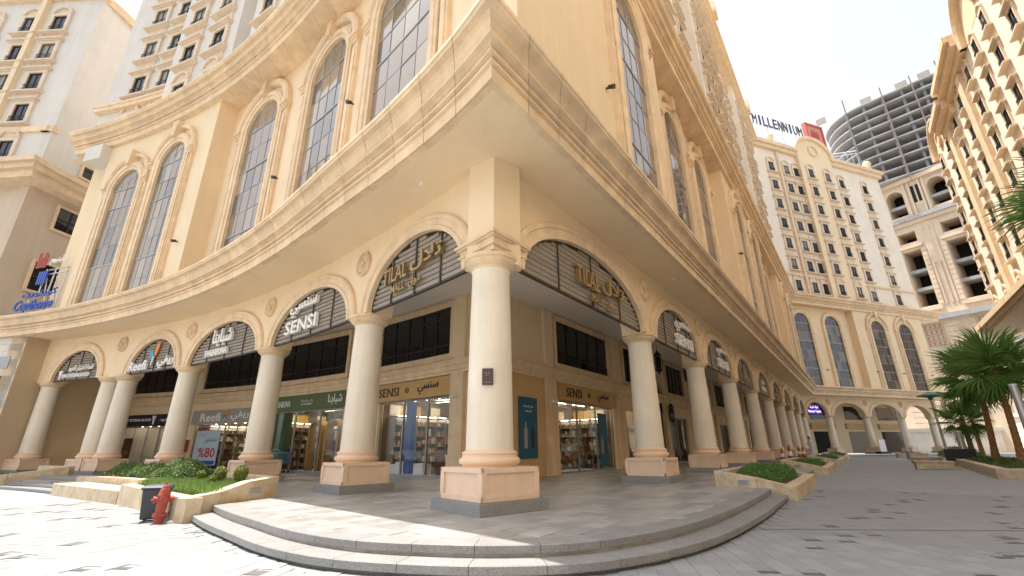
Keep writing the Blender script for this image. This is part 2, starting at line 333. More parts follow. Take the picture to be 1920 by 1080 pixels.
def arcade(F, opens, s0, s1, name):
    n = 26; pts = [s0]
    mb = MB(F); prev = s0
    for a, b in opens:
        k = max(1, int((a - prev) / 1.0)); mb.box(prev, a, -.33, .33, SPR - .03, SOF, k)
        fr = [(a + (b - a) * (1 - math.cos(math.pi * i / n)) / 2) for i in range(n + 1)]
        for i in range(n):
            x0, x1 = fr[i], fr[i + 1]; z0, z1 = az_(x0, a, b), az_(x1, a, b)
            mb.quad((x0, .33, z0), (x1, .33, z1), (x1, .33, SOF), (x0, .33, SOF)); mb.quad((x0, -.33, z0), (x1, -.33, z1), (x1, -.33, SOF), (x0, -.33, SOF))
            mb.quad((x0, -.33, z0), (x1, -.33, z1), (x1, .33, z1), (x0, .33, z0))
        prev = b
    mb.box(prev, s1, -.33, .33, SPR - .03, SOF, max(1, int((s1 - prev) / 1.0)))
    mb.build('arcade_wall', T['plaster'], mall)
    sec = [(-.005, .30), (-.005, .43), (.10, .43), (.12, .40), (.25, .40), (.27, .44), (.36, .44), (.40, .40), (.40, .30)]
    for i, (a, b) in enumerate(opens):
        MB(F).ring(epath(a, b), sec).build('arch_moulding', T['stone'], mall, smooth=35)
cL, cR = corner_LR(.33, .33)
arcade(FL, openL, cL, 30.3, 'l'); arcade(FR, openR, cR, rwR, 'r'); arcade(FW, openW, rwW, 20.3, 'w')
# corner block under the arches
def pent(o, z0, z1, ln=.95):
    q = [FL(ln, o, 0)[:2], FL(corner_LR(o, o)[0], o, 0)[:2], FR(ln, o, 0)[:2], FR(ln, -.33, 0)[:2], FL(ln, -.33, 0)[:2]]; return q, z0, z1
def impost(z0, z1, o): q = pent(o, 0, 0, .50)[0]; mb = MB(); mb.prism(q, z0, z1); return mb
mbI = MB()
for z0, z1, o in ((4.765, 4.86, .40), (4.86, 4.90, .45), (4.90, 5.02, .42), (5.02, 5.06, .47), (5.06, 5.12, .51)):
    q = pent(o, 0, 0, .60 + o - .45)[0]; mbI.prism(q, z0, z1)
mbI.build('corner_impost', T['stone'], mall)
# roundels
def roundel_mesh():
    mb = MB()
    def disc(r, y0, y1, n=28): mb.add([(r * math.cos(2 * math.pi * i / n), y0, r * math.sin(2 * math.pi * i / n)) for i in range(n)] + [(r * .96 * math.cos(2 * math.pi * i / n), y1, r * .96 * math.sin(2 * math.pi * i / n)) for i in range(n)], [(i, (i + 1) % n, n + (i + 1) % n, n + i) for i in range(n)] + [tuple(range(n, 2 * n))])
    disc(.36, 0, -.035); disc(.07, -.03, -.085, 14); mb.ring([(.335 * math.cos(2 * math.pi * i / 28), .335 * math.sin(2 * math.pi * i / 28), math.cos(2 * math.pi * i / 28), math.sin(2 * math.pi * i / 28)) for i in range(28)], [(-.03, -.03), (-.02, -.075), (.02, -.075), (.025, -.03)], closed=True)
    for i in range(16):
        t = 2 * math.pi * i / 16; c, s = math.cos(t), math.sin(t)
        pr = [(.08, .012), (.16, .030), (.24, .042), (.28, .030), (.295, 0)]
        top = [(r * c - 0 * s, -.075 - .015 * math.sin(math.pi * k / 4), r * s) for k, (r, h_) in enumerate(pr)]
        a_ = [(r * c - h_ * s, -.04, r * s + h_ * c) for r, h_ in pr]; b_ = [(r * c + h_ * s, -.04, r * s - h_ * c) for r, h_ in pr]
        mb.loft([a_, top, b_])
    return mb.mesh('roundel', T['stone'])
RM = roundel_mesh()
for F, cs in ((FL, [5.12, 11.3, 17.5, 23.1]), (FR, colR), (FW, colW[:3])):
    for s in cs: put('roundel', RM, mall, F(s, .335, 6.17), rz_of(F, s))
# ---------------------------------------------------------------- columns
def column_meshes(zt):
    sh = MB().lathe([(.405, 1.22), (.41, 1.26), (.40, 2.2), (.385, 3.2), (.362, zt - .05), (.375, zt - .03), (.375, zt)], seg=36).mesh('shaft', T['shaft'], 40)
    ba = MB().lathe([(.47, .96), (.475, 1.0), (.50, 1.005), (.52, 1.03), (.525, 1.06), (.515, 1.09), (.49, 1.11), (.475, 1.115), (.47, 1.13), (.465, 1.15), (.475, 1.165), (.478, 1.185), (.465, 1.205), (.43, 1.215), (.415, 1.235), (.40, 1.25)], seg=36).mesh('column_base', T['torus'], 35)
    pl = MB(); pl.box(-.56, .56, -.56, .56, .48, .965)
    for i in range(4):
        c, s = [(1, 0), (0, 1), (-1, 0), (0, -1)][i]
        def f(x, y, z, c=c, s=s): return (x * c - y * s, x * s + y * c, z)
        q = MB(f); q.box(-.595, .595, .555, .595, .48, .56); q.box(-.595, .595, .555, .595, .89, .965); q.box(-.595, -.49, .555, .594, .56, .89); q.box(.49, .595, .555, .594, .56, .89); pl.v, b = pl.v + q.v, len(pl.v); pl.f += [tuple(i_ + b for i_ in fc) for fc in q.f]
    plm = pl.mesh('plinth', T['plinth'])
    ft = MB().box(-.70, .70, -.70, .70, .29, .475).mesh('foot_stone', T['granite'])
    cp = MB(); cp.lathe([(.37, zt - .01), (.39, zt), (.395, zt + .03), (.41, zt + .035), (.44, zt + .07), (.485, zt + .10), (.50, zt + .135), (.49, zt + .16), (.505, zt + .165), (.53, zt + .19), (.53, zt + .255), (.50, zt + .265)], seg=36)
    cpm = cp.mesh('capital', T['stone'], 35)
    return sh, [('column_base', ba), ('plinth', plm), ('foot_stone', ft), ('capital', cpm)]
CM = column_meshes(4.40); CM0 = column_meshes(4.50)
put('column', CM0[0], mall, (C0.x, C0.y + .02, 0), R_(-54 + 4), CM0[1])
for F, cs in ((FL, colL), (FR, colR), (FW, colW)):
    for s in cs: put('column', CM[0], mall, F(s, 0, 0), rz_of(F, s), CM[1])
# bronze plaque on the corner column
pq = MB(); pq.box(-.095, .095, -.45, -.395, 2.28, 2.56); o_ = put('plaque', pq.mesh('plaque', T['plaque']), mall, (C0.x, C0.y + .02, 0), R_(-3)); bev(o_, .006)
for z_, t_, h_ in ((2.48, 'TILAL', .03), (2.44, 'MALL', .02), (2.32, 'NO SMOKING', .016)):
    v_, f_ = text_geo(t_, h_, None, .004); mb = MB(); mb.add([(x, -.452 + y, z_ + q) for x, y, q in v_], f_); c = bpy.data.objects.new('lettering', mb.mesh('lettering', T['greyfas'])); COL.objects.link(c); c.parent = o_
# ---------------------------------------------------------------- slatted screens in the arches
def screen(F, a, b):
    m = (a + b) / 2; h = (b - a) / 2 - .02; rise = APX - SPR - .02; fr = MB(F)
    fr.ring(epath(a + .01, b - .01), [(-.035, .20), (-.035, .29), (.0, .29), (.0, .20)])
    fr.box(a + .03, b - .03, .20, .28, SPR + .005, SPR + .045, 6)
    for k in (-.5, 0, .5):
        x = m + k * 1.05 * h; fr.box(x - .02, x + .02, .295, .32, SPR + .02, az_(x, a, b) - .03)
    scr = fr.build('arch_screen', T['slatfr'], mall); z = SPR + .06; p = .128
    while z < APX - .08:
        w_ = h * math.sqrt(max(0, 1 - ((z + .085 - SPR) / rise) ** 2)) - .02
        if w_ > .15:
            mb = MB(F); n = 4; rows = []
            for i in range(n + 1):
                x = m - w_ + 2 * w_ * i / n; rows.append([(x, .245, z), (x, .277, z - .002), (x, .285, z + .085), (x, .253, z + .090)])
            mb.loft(rows, closed=True, cap=True); mb.build('slat', T['slat'], scr)
        z += p
for a, b in openL: screen(FL, a, b)
for a, b in openR: screen(FR, a, b)
# ---------------------------------------------------------------- storey of tall arched windows
WO = .55
def wallstrip(fn, o, z0, z1, n, m_, name='upper_wall'): return strip(fn, n, (o, z0), (o, z1)).build(name, m_, mall)
LPc = lambda u, o, z: LP(u, o, z, 0.0, 30.0)
wallstrip(LPc, WO, 7.6, 18.0, 48, T['plaster']); wallstrip(RP, WO, 7.6, 18.0, 8, T['plaster']); wallstrip(lambda u, o, z: WP(u, o, z, 21.5), WO, 7.6, 18.0, 4, T['plaster'])
# projecting bays
MB(FL).box(17.55, 27.2, .4, 1.42, 7.6, 17.95, 14).build('bay', T['plaster'], mall)
MB(FR).box(corner_LR(.55, 1.3)[1], 9.2, .4, 1.3, 7.6, 17.95).build('bay', T['plaster'], mall)
MB(FR).box(21.4, 33.4, .4, 1.35, 7.6, 17.95).build('bay', T['plaster'], mall)
MB(FR).box(44.5, 54.5, .4, 1.35, 7.6, 17.95).build('bay', T['plaster'], mall)
MB(FW).box(6.9, 20.6, .4, 1.35, 7.6, 17.95).build('bay', T['plaster'], mall)
MB(FL).box(27.2, 28.6, 1.0, 1.9, 16.9, 17.86).build('corbel', T['white'], mall)
PANE = [mat('tinted_reflect_pane_%s' % n_, c_, .04, .0, bump=0, spec=s_) for n_, c_, s_ in (('a', (.26, .20, .145), .4), ('b', (.34, .265, .185), .4), ('c', (.15, .125, .10), .5))]  # brown glass; the differing tones also stand in for varied reflections
for pm in PANE:
    b = pm.node_tree.nodes['Principled BSDF']; b.inputs['IOR'].default_value = 1.5
DPANE = [mat('dark_reflect_pane_%s' % n_, c_, .05, .0, bump=0, spec=.4) for n_, c_ in (('a', (.05, .042, .035)), ('b', (.085, .07, .055)), ('c', (.14, .12, .095)))]  # darker pane set: dark reflections put into the colour
def big_window(F, sc_, w_, z0, za, o, root=None, nc=4, rowh=1.12, hood=True, ex=.85, pan=None):
    root = root or mall; r = w_ / 2; sp = za - r; a, b = sc_ - r, sc_ + r; n = 20
    arch = [(sc_ + r * math.cos(math.pi * (1 - i / n)), sp + r * math.sin(math.pi * (1 - i / n)), math.cos(math.pi * (1 - i / n)), math.sin(math.pi * (1 - i / n))) for i in range(n + 1)]
    path = [(a, z0, -1, 0)] + arch + [(b, z0, 1, 0)]
    win = MB(F).ring(path, [(0, o - .02), (0, o + .17), (.16, .17 + o), (.18, o + .23), (.36, o + .25), (.38, o + .21), (.46, o + .19), (.46, o)]).build('window_surround', T['stone'], root, smooth=30)
    # glazing bars
    gb = MB(F); cw = w_ / nc; nr = int(round((sp - z0) / rowh)); rh = (sp - z0) / nr
    for i in range(1, nc):
        x = a + cw * i; gb.box(x - .013, x + .013, o + .03, o + .048, z0, sp + math.sqrt(max(0, r * r - (x - sc_) ** 2)))
    for j in range(nr + 1): t_ = .032 if j % 3 == 2 or j == nr else .014; gb.box(a, b, o + .03, o + (.060 if t_ > .03 else .046), z0 + rh * j - t_, z0 + rh * j + t_, 2)
    for q in (.5, -.5):
        gb.ring([(sc_ + q * r + q * r * math.cos(math.pi * (1 - i / 12)), sp + abs(q) * r * 1.3 * math.sin(math.pi * (1 - i / 12)), math.cos(math.pi * (1 - i / 12)), math.sin(math.pi * (1 - i / 12))) for i in range(13)], [(-.013, o + .03), (-.013, o + .046), (.013, o + .046), (.013, o + .03)])
    gb.build('glazing_bar', T['frame_al'], win)
    for i in range(nc):
        x0, x1 = a + cw * i, a + cw * (i + 1)
        for j in range(nr + 1):
            jt = [random.uniform(-.007, .007) for _ in range(3)]
            if j < nr: poly = [(x0, z0 + rh * j), (x1, z0 + rh * j), (x1, z0 + rh * (j + 1)), (x0, z0 + rh * (j + 1))]
            else:
                xs = [x1 + (x0 - x1) * k / 5 for k in range(6)]; poly = [(x0, sp), (x1, sp)] + [(x, sp + math.sqrt(max(0, r * r - (x - sc_) ** 2))) for x in xs]
            cx, cz = (x0 + x1) / 2, poly[0][1]
            MB(F).add([(x, o + .034 + jt[0] * (x - cx) + jt[1] * (z - cz), z) for x, z in poly], [tuple(range(len(poly)))]).build('pane', random.choices(pan or PANE, (5, 3, 2))[0], win)
    if hood:
        e0 = .50
        for s_ in (-1, 1):
            st = MB(F); x0, x1 = sorted((sc_ + s_ * (r + e0), sc_ + s_ * (r + ex))); st.box(x0, x1, o - .02, o + .13, z0, sp - .05); st.box(x0 + .08, x1 - .08, o + .1, o + .18, z0, sp - .3)
            for k, (dz, pr) in enumerate(((-.05, .20), (.06, .25), (.16, .32))): st.box(x0 - .03 - .02 * k, x1 + .03 + .02 * k, o - .02, o + pr, sp + dz, sp + dz + .11)
            st.build('pilaster', T['stone'], win)
        MB(F).ring([(p[0], p[1] + .27, p[2], p[3]) for p in arch], [(e0, o - .02), (e0, o + .18), (e0 + .06, o + .27), (ex - .08, o + .27), (ex, o + .20), (ex, o - .02)]).build('hood_moulding', T['stone'], win, smooth=30)
        MB(F).fprism([(sc_ - .13, za + .22), (sc_ + .13, za + .22), (sc_ + .24, za + ex + .42), (sc_ - .24, za + ex + .42)], o - .02, o + .42).build('keystone', T['stone'], win)
    return win
big_window(FL, 3.65, 3.3, 7.85, 16.9, WO); big_window(FL, 9.0, 2.65, 7.85, 16.9, WO); big_window(FL, 14.55, 2.65, 7.85, 16.9, WO)
big_window(FL, 20.75, 2.25, 7.85, 16.35, 1.42, ex=.7); big_window(FL, 24.55, 2.25, 7.85, 15.7, 1.42, ex=.7)
big_window(FR, 6.05, 2.5, 7.85, 17.0, 1.3, ex=.75)
for s in (13.3, 18.2): big_window(FR, s, 2.65, 7.85, 16.9, WO)
for s in (24.6, 30.0): big_window(FR, s, 2.65, 7.85, 16.6, 1.35)
for s in (36.6, 41.4): big_window(FR, s, 2.65, 7.85, 16.9, WO, nc=2, rowh=3.0)
for s in (47.2, 51.8): big_window(FR, s, 2.4, 7.85, 16.6, 1.35, nc=2, rowh=3.0)
for s in (-1.75, 3.55): big_window(FW, s, 2.6, 7.85, 17.0, WO, hood=False, pan=DPANE)
for s in (10.9, 16.4): big_window(FW, s, 2.6, 7.85, 16.8, 1.35, ex=.8, pan=DPANE)
# small floodlights and cameras on the wall
def floodlight(F, s, o, z):
    mb = MB(F); mb.box(s - .025, s + .025, o, o + .10, z - .02, z + .02); mb.tube([(s, o + .08, z + .02), (s, o + .24, z - .04)], [.06, .068], 12); mb.tube([(s, o + .235, z - .038), (s, o + .25, z - .044)], .075, 12)
    mb.build('floodlight', T['bronze'], mall)
for F, s, o, z in ((FR, 3.6, 1.3, 11.0), (FL, 11.8, WO + .2, 11.6), (FL, 6.3, WO + .2, 12.2), (FL, 18.3, 1.42, 10.2), (FR, 22.4, 1.35, 12.4), (FW, .8, WO, 10), (FW, 8.6, 1.35, 10), (FW, 13.6, 1.35, 10), (FW, 19.3, 1.35, 10)): floodlight(F, s, o, z)
# ---------------------------------------------------------------- hotel floors above the upper cornice
def hotel_window(w_, h_, wall, frame, arch=False, hood=True, deep=.16, stone=None, e=.26, pj=1.0, apron=True):
    "surround + subs for a bedroom window, local frame: x right, -y outward, z up from the glass centre"
    st = MB(); a, b, c, d = -w_ / 2, w_ / 2, -h_ / 2, h_ / 2
    st.box(a - e, a, -deep, 0, c - .1, d); st.box(b, b + e, -deep, 0, c - .1, d); st.box(a - e, b + e, -deep, 0, d, d + .22)
    if hood:
        st.box(a - e - .10 * pj, b + e + .10 * pj, -deep - .10 * pj, 0, d + .22, d + .30); st.box(a - e - .2 * pj, b + e + .2 * pj, -deep - .22 * pj, 0, d + .30, d + .40)
    st.box(a - e - .10 * pj, b + e + .10 * pj, -deep - .10 * pj, 0, c - .2, c - .1); st.box(a - e - .22 * pj, b + e + .22 * pj, -deep - .26 * pj, 0, c - .31, c - .2)
    if apron: st.box(a - e + .02, b + e - .02, -.07, 0, c - 1.2, c - .31)
    if arch:
        n = 14; r = w_ / 2 + e
        P = [(r * math.cos(math.pi * (1 - i / n)), d + .22 + r * .9 * math.sin(math.pi * (1 - i / n)), math.cos(math.pi * (1 - i / n)), math.sin(math.pi * (1 - i / n))) for i in range(n + 1)]
        st.ring(P, [(0, 0), (0, -deep - .04), (-.16, -deep - .04), (-.16, 0)]); st.fprism([(p[0] * .92, p[1]) for p in P], -.05, 0)
    sm_ = st.mesh('hotel_window', stone or T['trim'])
    gl = MB(); gl.quad((a, -.03, c), (b, -.03, c), (b, -.03, d), (a, -.03, d)); glm = [gl.mesh('pane', T[k_]) for k_ in ('dglass', 'dglass', 'midglass', 'curtain')]
    fr = MB(); t_ = .045
    for q in ((a, a + t_, c, d), (b - t_, b, c, d), (-t_ / 2, t_ / 2, c, d), (a, b, c, c + t_), (a, b, d - t_, d)): fr.box(q[0], q[1], -.07, -.01, q[2], q[3])
    frm = fr.mesh('window_frame', T['bronze'])
    ra = MB(); hh = c + .42
    for z_ in (c + .04, hh): ra.box(a - .05, b + .05, -deep - .06, -deep - .03, z_ - .015, z_ + .015)
    for k in range(9): x = a + (b - a) * k / 8; ra.box(x - .008, x + .008, -deep - .055, -deep - .035, c + .04, hh)
    ram = ra.mesh('railing', T['black'])
    return sm_, [('pane', glm), ('window_frame', frm), ('railing', ram)]
HW = hotel_window(1.05, 1.5, 0, 0); HWA = hotel_window(1.05, 1.5, 0, 0, arch=True, hood=False)
ROWS = [21.4 + 3.08 * k for k in range(7)]
def hw(F, s, o, z, root, kind=HW): put('hotel_window', kind[0], root, F(s, o, z), rz_of(F, s), [(n_, random.choice(m_) if isinstance(m_, list) else m_) for n_, m_ in kind[1]])
strip(lambda u, o, z: FL(3 + 29.6 * u, o, z), 30, (-.3, 18.9), (-.3, 44)).build('tower_wall', T['white'], mall)
MB(FL).box(19.7, 25.75, -.4, .62, 19.0, 44, 8).build('tower_bay', T['white'], mall)
MB(FL).box(7.5, 18.2, -.4, .62, 19.0, 44, 12).build('tower_bay', T['white'], mall)
MB(FL).box(25.75, 32.8, -.35, .05, 22.75, 23.05, 6).build('string_course', T['stone'], mall)
MB(FL).box(25.75, 32.9, -.35, .12, 23.05, 23.2, 6).build('string_course', T['stone'], mall)
for k, z in enumerate(ROWS[:5]):
    kd = HWA if k == 0 else HW
    for s in (27.55, 29.9): hw(FL, s, -.3, z + (.15 if k else 0), mall, kd)
    for s in (24.1, 21.35): hw(FL, s, .62, z, mall, kd)
    for s in (16.6, 13.6, 10.4): hw(FL, s, .62, z, mall, kd)
# right side tower, seen at a grazing angle
strip(lambda u, o, z: FR(2 + 60 * u, o, z), 2, (.30, 18.9), (.30, 43.2)).build('tower_wall', T['pinkish'], mall)
for a, b in ((3, 12.5), (24, 33), (45, 54)): MB(FR).box(a, b, .2, .95, 19.0, 43.0).build('tower_bay', T['pinkish'], mall)
MB(FR).box(0, 61, -.5, 1.35, 43.0, 43.5).build('roof_cornice', T['stone'], mall); MB(FR).box(0, 61, -.5, 1.65, 43.5, 44.1).build('roof_cornice', T['stone'], mall)
for a in (16, 34, 52):
    MB(FR).box(a, a + 1.3, .9, 1.95, 43.6, 45.2).build('roof_pier', T['stone'], mall)
for z in ROWS:
    for s in (4.6, 7.7, 10.8): hw(FR, s, .95, z, mall, HWA if z < 22 else HW)
    for s in (14.4, 18.2, 22.0, 35, 39, 43, 56, 59): hw(FR, s, .30, z, mall, HWA if z < 22 else HW)
    for s in (25.6, 28.6, 31.4, 46.6, 49.6, 52.6): hw(FR, s, .95, z, mall, HWA if z < 22 else HW)
rf = MB(); poly = [FL(32.6, -.3, 0)[:2], FL(24, -.3, 0)[:2], FL(14, -.3, 0)[:2], FL(4, -.3, 0)[:2], FR(3, .3, 0)[:2], FR(62, .3, 0)[:2], FR(62, -14, 0)[:2], (-12, 52)]
rf.prism(poly, 43.9, 44.0); rf.build('roof', T['stone'], mall)
bk = MB(); bk.loft([[(*poly[i], 18.95), (*poly[i], 44)] for i in (5, 6, 7, 0)]); bk.build('rear_wall', T['white'], mall)
# ================================================================== GROUND
GZ, TZ, SZ = .06, .30, .18
def brick_ground():
    m = mat('plaza_paving', (.33, .342, .35), .8, .08, 1.2, 0, 0, 60); N = m.node_tree.nodes; L = m.node_tree.links; b = N['Principled BSDF']
    br = N.new('ShaderNodeTexBrick'); br.inputs['Scale'].default_value = 1; br.inputs['Brick Width'].default_value = .3; br.inputs['Row Height'].default_value = .2; br.inputs['Mortar Size'].default_value = .004
    g = N.new('ShaderNodeNewGeometry'); mp = N.new('ShaderNodeMapping'); mp.inputs['Rotation'].default_value = (0, 0, R_(82)); L.new(g.outputs['Position'], mp.inputs[0]); L.new(mp.outputs[0], br.inputs['Vector'])
    br.inputs['Color1'].default_value = (1, 1, 1, 1); br.inputs['Color2'].default_value = (.88, .88, .88, 1); br.inputs['Mortar'].default_value = (.55, .55, .55, 1)
    src = b.inputs['Base Color'].links[0].from_socket; mx = N.new('ShaderNodeMix'); mx.data_type = 'RGBA'; mx.blend_type = 'MULTIPLY'; mx.inputs[0].default_value = 1; L.new(src, mx.inputs[6]); L.new(br.outputs[0], mx.inputs[7]); L.new(mx.outputs[2], b.inputs['Base Color']); return m
plaza = MB(); plaza.add([(-600, -300, GZ - .008), (700, -300, GZ - .008), (700, 900, GZ - .008), (-600, 900, GZ - .008)], [(0, 1, 2, 3)])
plaza = plaza.build('plaza', brick_ground(), None, kind='structure')
# terrace outline: swelling front between the two planters
FRONT = [(-5.76, 9.51), (-4.8, 8.42), (-3.91, 7.51), (-2.77, 6.40), (-1.81, 5.76), (-.81, 5.46), (-.02, 5.39), (.74, 5.53), (1.62, 6.08), (2.55, 6.97), (3.87, 8.62), (5.0, 10.2), (6.21, 11.95)]
def resample(P, n):
    P = [Vector(p) for p in P]; out = []
    def cr(a, b, c, d, t): return .5 * ((2 * b) + (c - a) * t + (2 * a - 5 * b + 4 * c - d) * t * t + (3 * b - a - 3 * c + d) * t ** 3)
    dense = []
    for i in range(len(P) - 1):
        a, b, c, d = P[max(i - 1, 0)], P[i], P[i + 1], P[min(i + 2, len(P) - 1)]
        dense += [cr(a, b, c, d, k / 12) for k in range(12)]
    dense.append(P[-1]); ln = [0]
    for i in range(1, len(dense)): ln.append(ln[-1] + (dense[i] - dense[i - 1]).length)
    for k in range(n + 1):
        t = ln[-1] * k / n; i = max(1, next((j for j in range(len(ln)) if ln[j] >= t - 1e-9), len(ln) - 1)); f = (t - ln[i - 1]) / max(1e-9, ln[i] - ln[i - 1]); out.append(dense[i - 1].lerp(dense[i], f))
    return out
def offset(P, d):
    out = []
    for i, p in enumerate(P):
        t = (P[min(i + 1, len(P) - 1)] - P[max(i - 1, 0)]).normalized(); out.append(p + Vector((t.y, -t.x)) * d)
    return out
FC = resample(FRONT, 96); FC = [Vector(p) for p in FC]
FI = offset(FC, -.34); FO = offset(FC, .33); FOO = offset(FC, .66)
terr_poly = [tuple(p) for p in FC] + [FR(a, 3.15, 0)[:2] for a in (8, 62)] + [FR(62, -4.6, 0)[:2]] + [FR(corner_LR(-4.6, -4.6)[1], -4.6, 0)[:2]] + [FL(a, -4.6, 0)[:2] for a in (12, 16, 20, 24, 28, 32)] + [FL(a, 3.15, 0)[:2] for a in (32, 28, 24, 20, 16, 12, 8, 5)]
tb = MB(); tb.prism(terr_poly, -.05, TZ - .006); terrace = tb.build('terrace', T['tile'], None, kind='structure')
# granite nosing stones of the two steps
def nosing(outer, inner, z1, z0, per):
    n = len(outer) - 1; k = per
    for b in range(0, n, k):
        i1 = min(b + k, n); P = outer[b:i1 + 1]; Q = inner[b:i1 + 1]; g = .0035
        def sh(A):
            A = [a.copy() for a in A]; A[0] = A[0] + (A[1] - A[0]).normalized() * g; A[-1] = A[-1] + (A[-2] - A[-1]).normalized() * g; return A
        P, Q = sh(P), sh(Q); mb = MB(); rows = [[(p.x, p.y, z0), (p.x, p.y, z1 - .01), (p.x + (q.x - p.x) * .03, p.y + (q.y - p.y) * .03, z1), (q.x, q.y, z1), (q.x, q.y, z0)] for p, q in zip(P, Q)]
        mb.loft(rows, closed=True, cap=True); mb.build('nosing_stone', T['granite_lt'], terrace)
nosing(offset(FC, .02), FI, TZ, TZ - .085, 4)
nosing(offset(FO, .02), offset(FC, -.02), SZ, SZ - .085, 4)
for A, z1, z0 in ((offset(FC, -.05), TZ - .085, SZ - .06), (offset(FO, -.05), SZ - .085, GZ - .02)):
    mb = MB(); mb.loft([[(p.x, p.y, z0), (p.x, p.y, z1)] for p in A]); mb.build('riser', T['granite'], terrace)
def inside(p, poly):
    x, y = p; r = False; j = len(poly) - 1
    for i in range(len(poly)):
        xi, yi = poly[i]; xj, yj = poly[j]
        if (yi > y) != (yj > y) and x < (xj - xi) * (y - yi) / (yj - yi) + xi: r = not r
        j = i
    return r
inner_poly = [tuple(p) for p in offset(FC, -.36)] + terr_poly[len(FC):]
def in_view(x, y, z=0.1, mg=.06):
    v = Vector((x, y, z - CAMZ)); c = v.dot(fw)
    if c < .3: return False
    px = v.dot(rt2) / c * FPX / 960; py = v.dot(up2) / c * FPX / 540
    return abs(px) < 1 + mg and abs(py) < 1 + mg
def lay(center_fn, ni, nj, du, dv, ax, ay, test, zt, th, gap, mats, names, parent, dmax, org=(0, 0)):
    "lays pieces on a grid; the 300 nearest are parts, the others one mesh of real pieces"
    cells = []
    for i in range(-ni, ni):
        for j in range(-nj, nj):
            u, v, su, sv, k = center_fn(i, j)
            x = org[0] + ax.x * u + ay.x * v; y = org[1] + ax.y * u + ay.y * v; d = math.hypot(x, y)
            if d < dmax and in_view(x, y) and test((x, y)): cells.append((d, x, y, su, sv, k))
    cells.sort(); cache = {}; rest = [MB() for _ in mats]; rz = math.atan2(ax.y, ax.x)
    for q, (d, x, y, su, sv, k) in enumerate(cells):
        jz = random.uniform(-.0012, .0012)
        if q < 300:
            key = (su, sv, k)
            if key not in cache:
                mb = MB(); a, b = su / 2 - gap / 2, sv / 2 - gap / 2; e = .003
                mb.add([(-a, -b, -th), (a, -b, -th), (a, b, -th), (-a, b, -th), (-a, -b, -e), (a, -b, -e), (a, b, -e), (-a, b, -e), (-a + e, -b + e, 0), (a - e, -b + e, 0), (a - e, b - e, 0), (-a + e, b - e, 0)], [(0, 1, 5, 4), (1, 2, 6, 5), (2, 3, 7, 6), (3, 0, 4, 7), (4, 5, 9, 8), (5, 6, 10, 9), (6, 7, 11, 10), (7, 4, 8, 11), (8, 9, 10, 11)])
                cache[key] = mb.mesh(names[0], mats[k])
            put(names[0], cache[key], parent, (x, y, zt + jz), rz, rot=(random.uniform(-.0015, .0015), random.uniform(-.0015, .0015), rz))
        else:
            a, b = su / 2 - gap / 2, sv / 2 - gap / 2; z = zt + jz; mb = rest[k]
            P = [(x + ax.x * s_ * a + ay.x * t_ * b, y + ax.y * s_ * a + ay.y * t_ * b) for s_, t_ in ((-1, -1), (1, -1), (1, 1), (-1, 1))]
            mb.add([(*p, z - th) for p in P] + [(*p, z) for p in P], [(4, 5, 6, 7), (0, 1, 5, 4), (1, 2, 6, 5), (2, 3, 7, 6), (3, 0, 4, 7)])
    for k, mb in enumerate(rest):
        if mb.v: mb.build(names[1 + k], mats[k], parent, kind='stuff')
# terrace tiles, laid with the right facade
TL = [mat('terrace_tile_lay', (.42, .42, .415), .38, .12, 1.4, 0, .04, 60, dark=(.36, .35, .335), rnd=.20, spec=.45), mat('terrace_tile_deep', (.375, .37, .36), .38, .12, 1.4, 0, .04, 60, dark=(.32, .305, .285), rnd=.20, spec=.45)]
def tile_c(i, j): k = 1 if random.random() < .38 else 0; return (i * .62 + (j % 2) * .31, j * .31, .62, .31, k)
lay(tile_c, 60, 110, .62, .31, FR.d, FR.n, lambda p: inside(p, inner_poly), TZ, .012, .003, TL, ['tile', 'laid_tiles', 'laid_darker_tiles'], terrace, 24, org=tuple(C0))
# plaza pavers: rows of stretchers with dark accents
AX = Vector((math.cos(R_(-8)), math.sin(R_(-8)))); AY = Vector((-AX.y, AX.x))
step_poly = [tuple(p) for p in offset(FC, .40)] + [FR(a, 3.2, 0)[:2] for a in (8, 62)] + [FR(62, -5, 0)[:2], (-5, 30)] + [FL(a, -3, 0)[:2] for a in (20, 32)] + [FL(a, 3.4, 0)[:2] for a in (32, 24, 20, 16, 12, 8, 5, 3)]
ACC = {(0, 0): 1, (2, 0): 1, (1, 2): 1, (5, 5): 1, (6, 6): 1, (8, 6): 1}
def pav_c(i, j):
    a, b = i % 9, (j + 2 * (i // 9)) % 10; dk = (a, b) in ACC and random.random() < .85
    L_ = .30; s_ = .20
    return (i * s_, j * L_ + (i % 2) * .15 + .06 * math.sin(i * 1.7), s_, L_ if not dk else (.17 if (a + b) % 2 else .09), 1 if dk else 0)
bigs = {}
def pav_full(i, j): u, v, su, sv, k = pav_c(i, j); return (u, v, su, .30 if k == 0 else sv, k)
lay(pav_full, 110, 90, .2, .3, AX, AY, lambda p: not inside(p, step_poly), GZ, .02, .004, [T['paver'], T['paver_dk']], ['paver', 'laid_pavers', 'laid_dark_pavers'], plaza, 17)
jn = MB(); a_, b_ = Vector((3.5, 7.75)), Vector((13.5, 6.9)); t_ = (b_ - a_).normalized(); n_ = Vector((-t_.y, t_.x)) * .012
jn.quad((*(a_ - n_), GZ + .003), (*(b_ - n_), GZ + .003), (*(b_ + n_), GZ + .003), (*(a_ + n_), GZ + .003)); jn.build('expansion_joint', T['slatfr'], plaza)
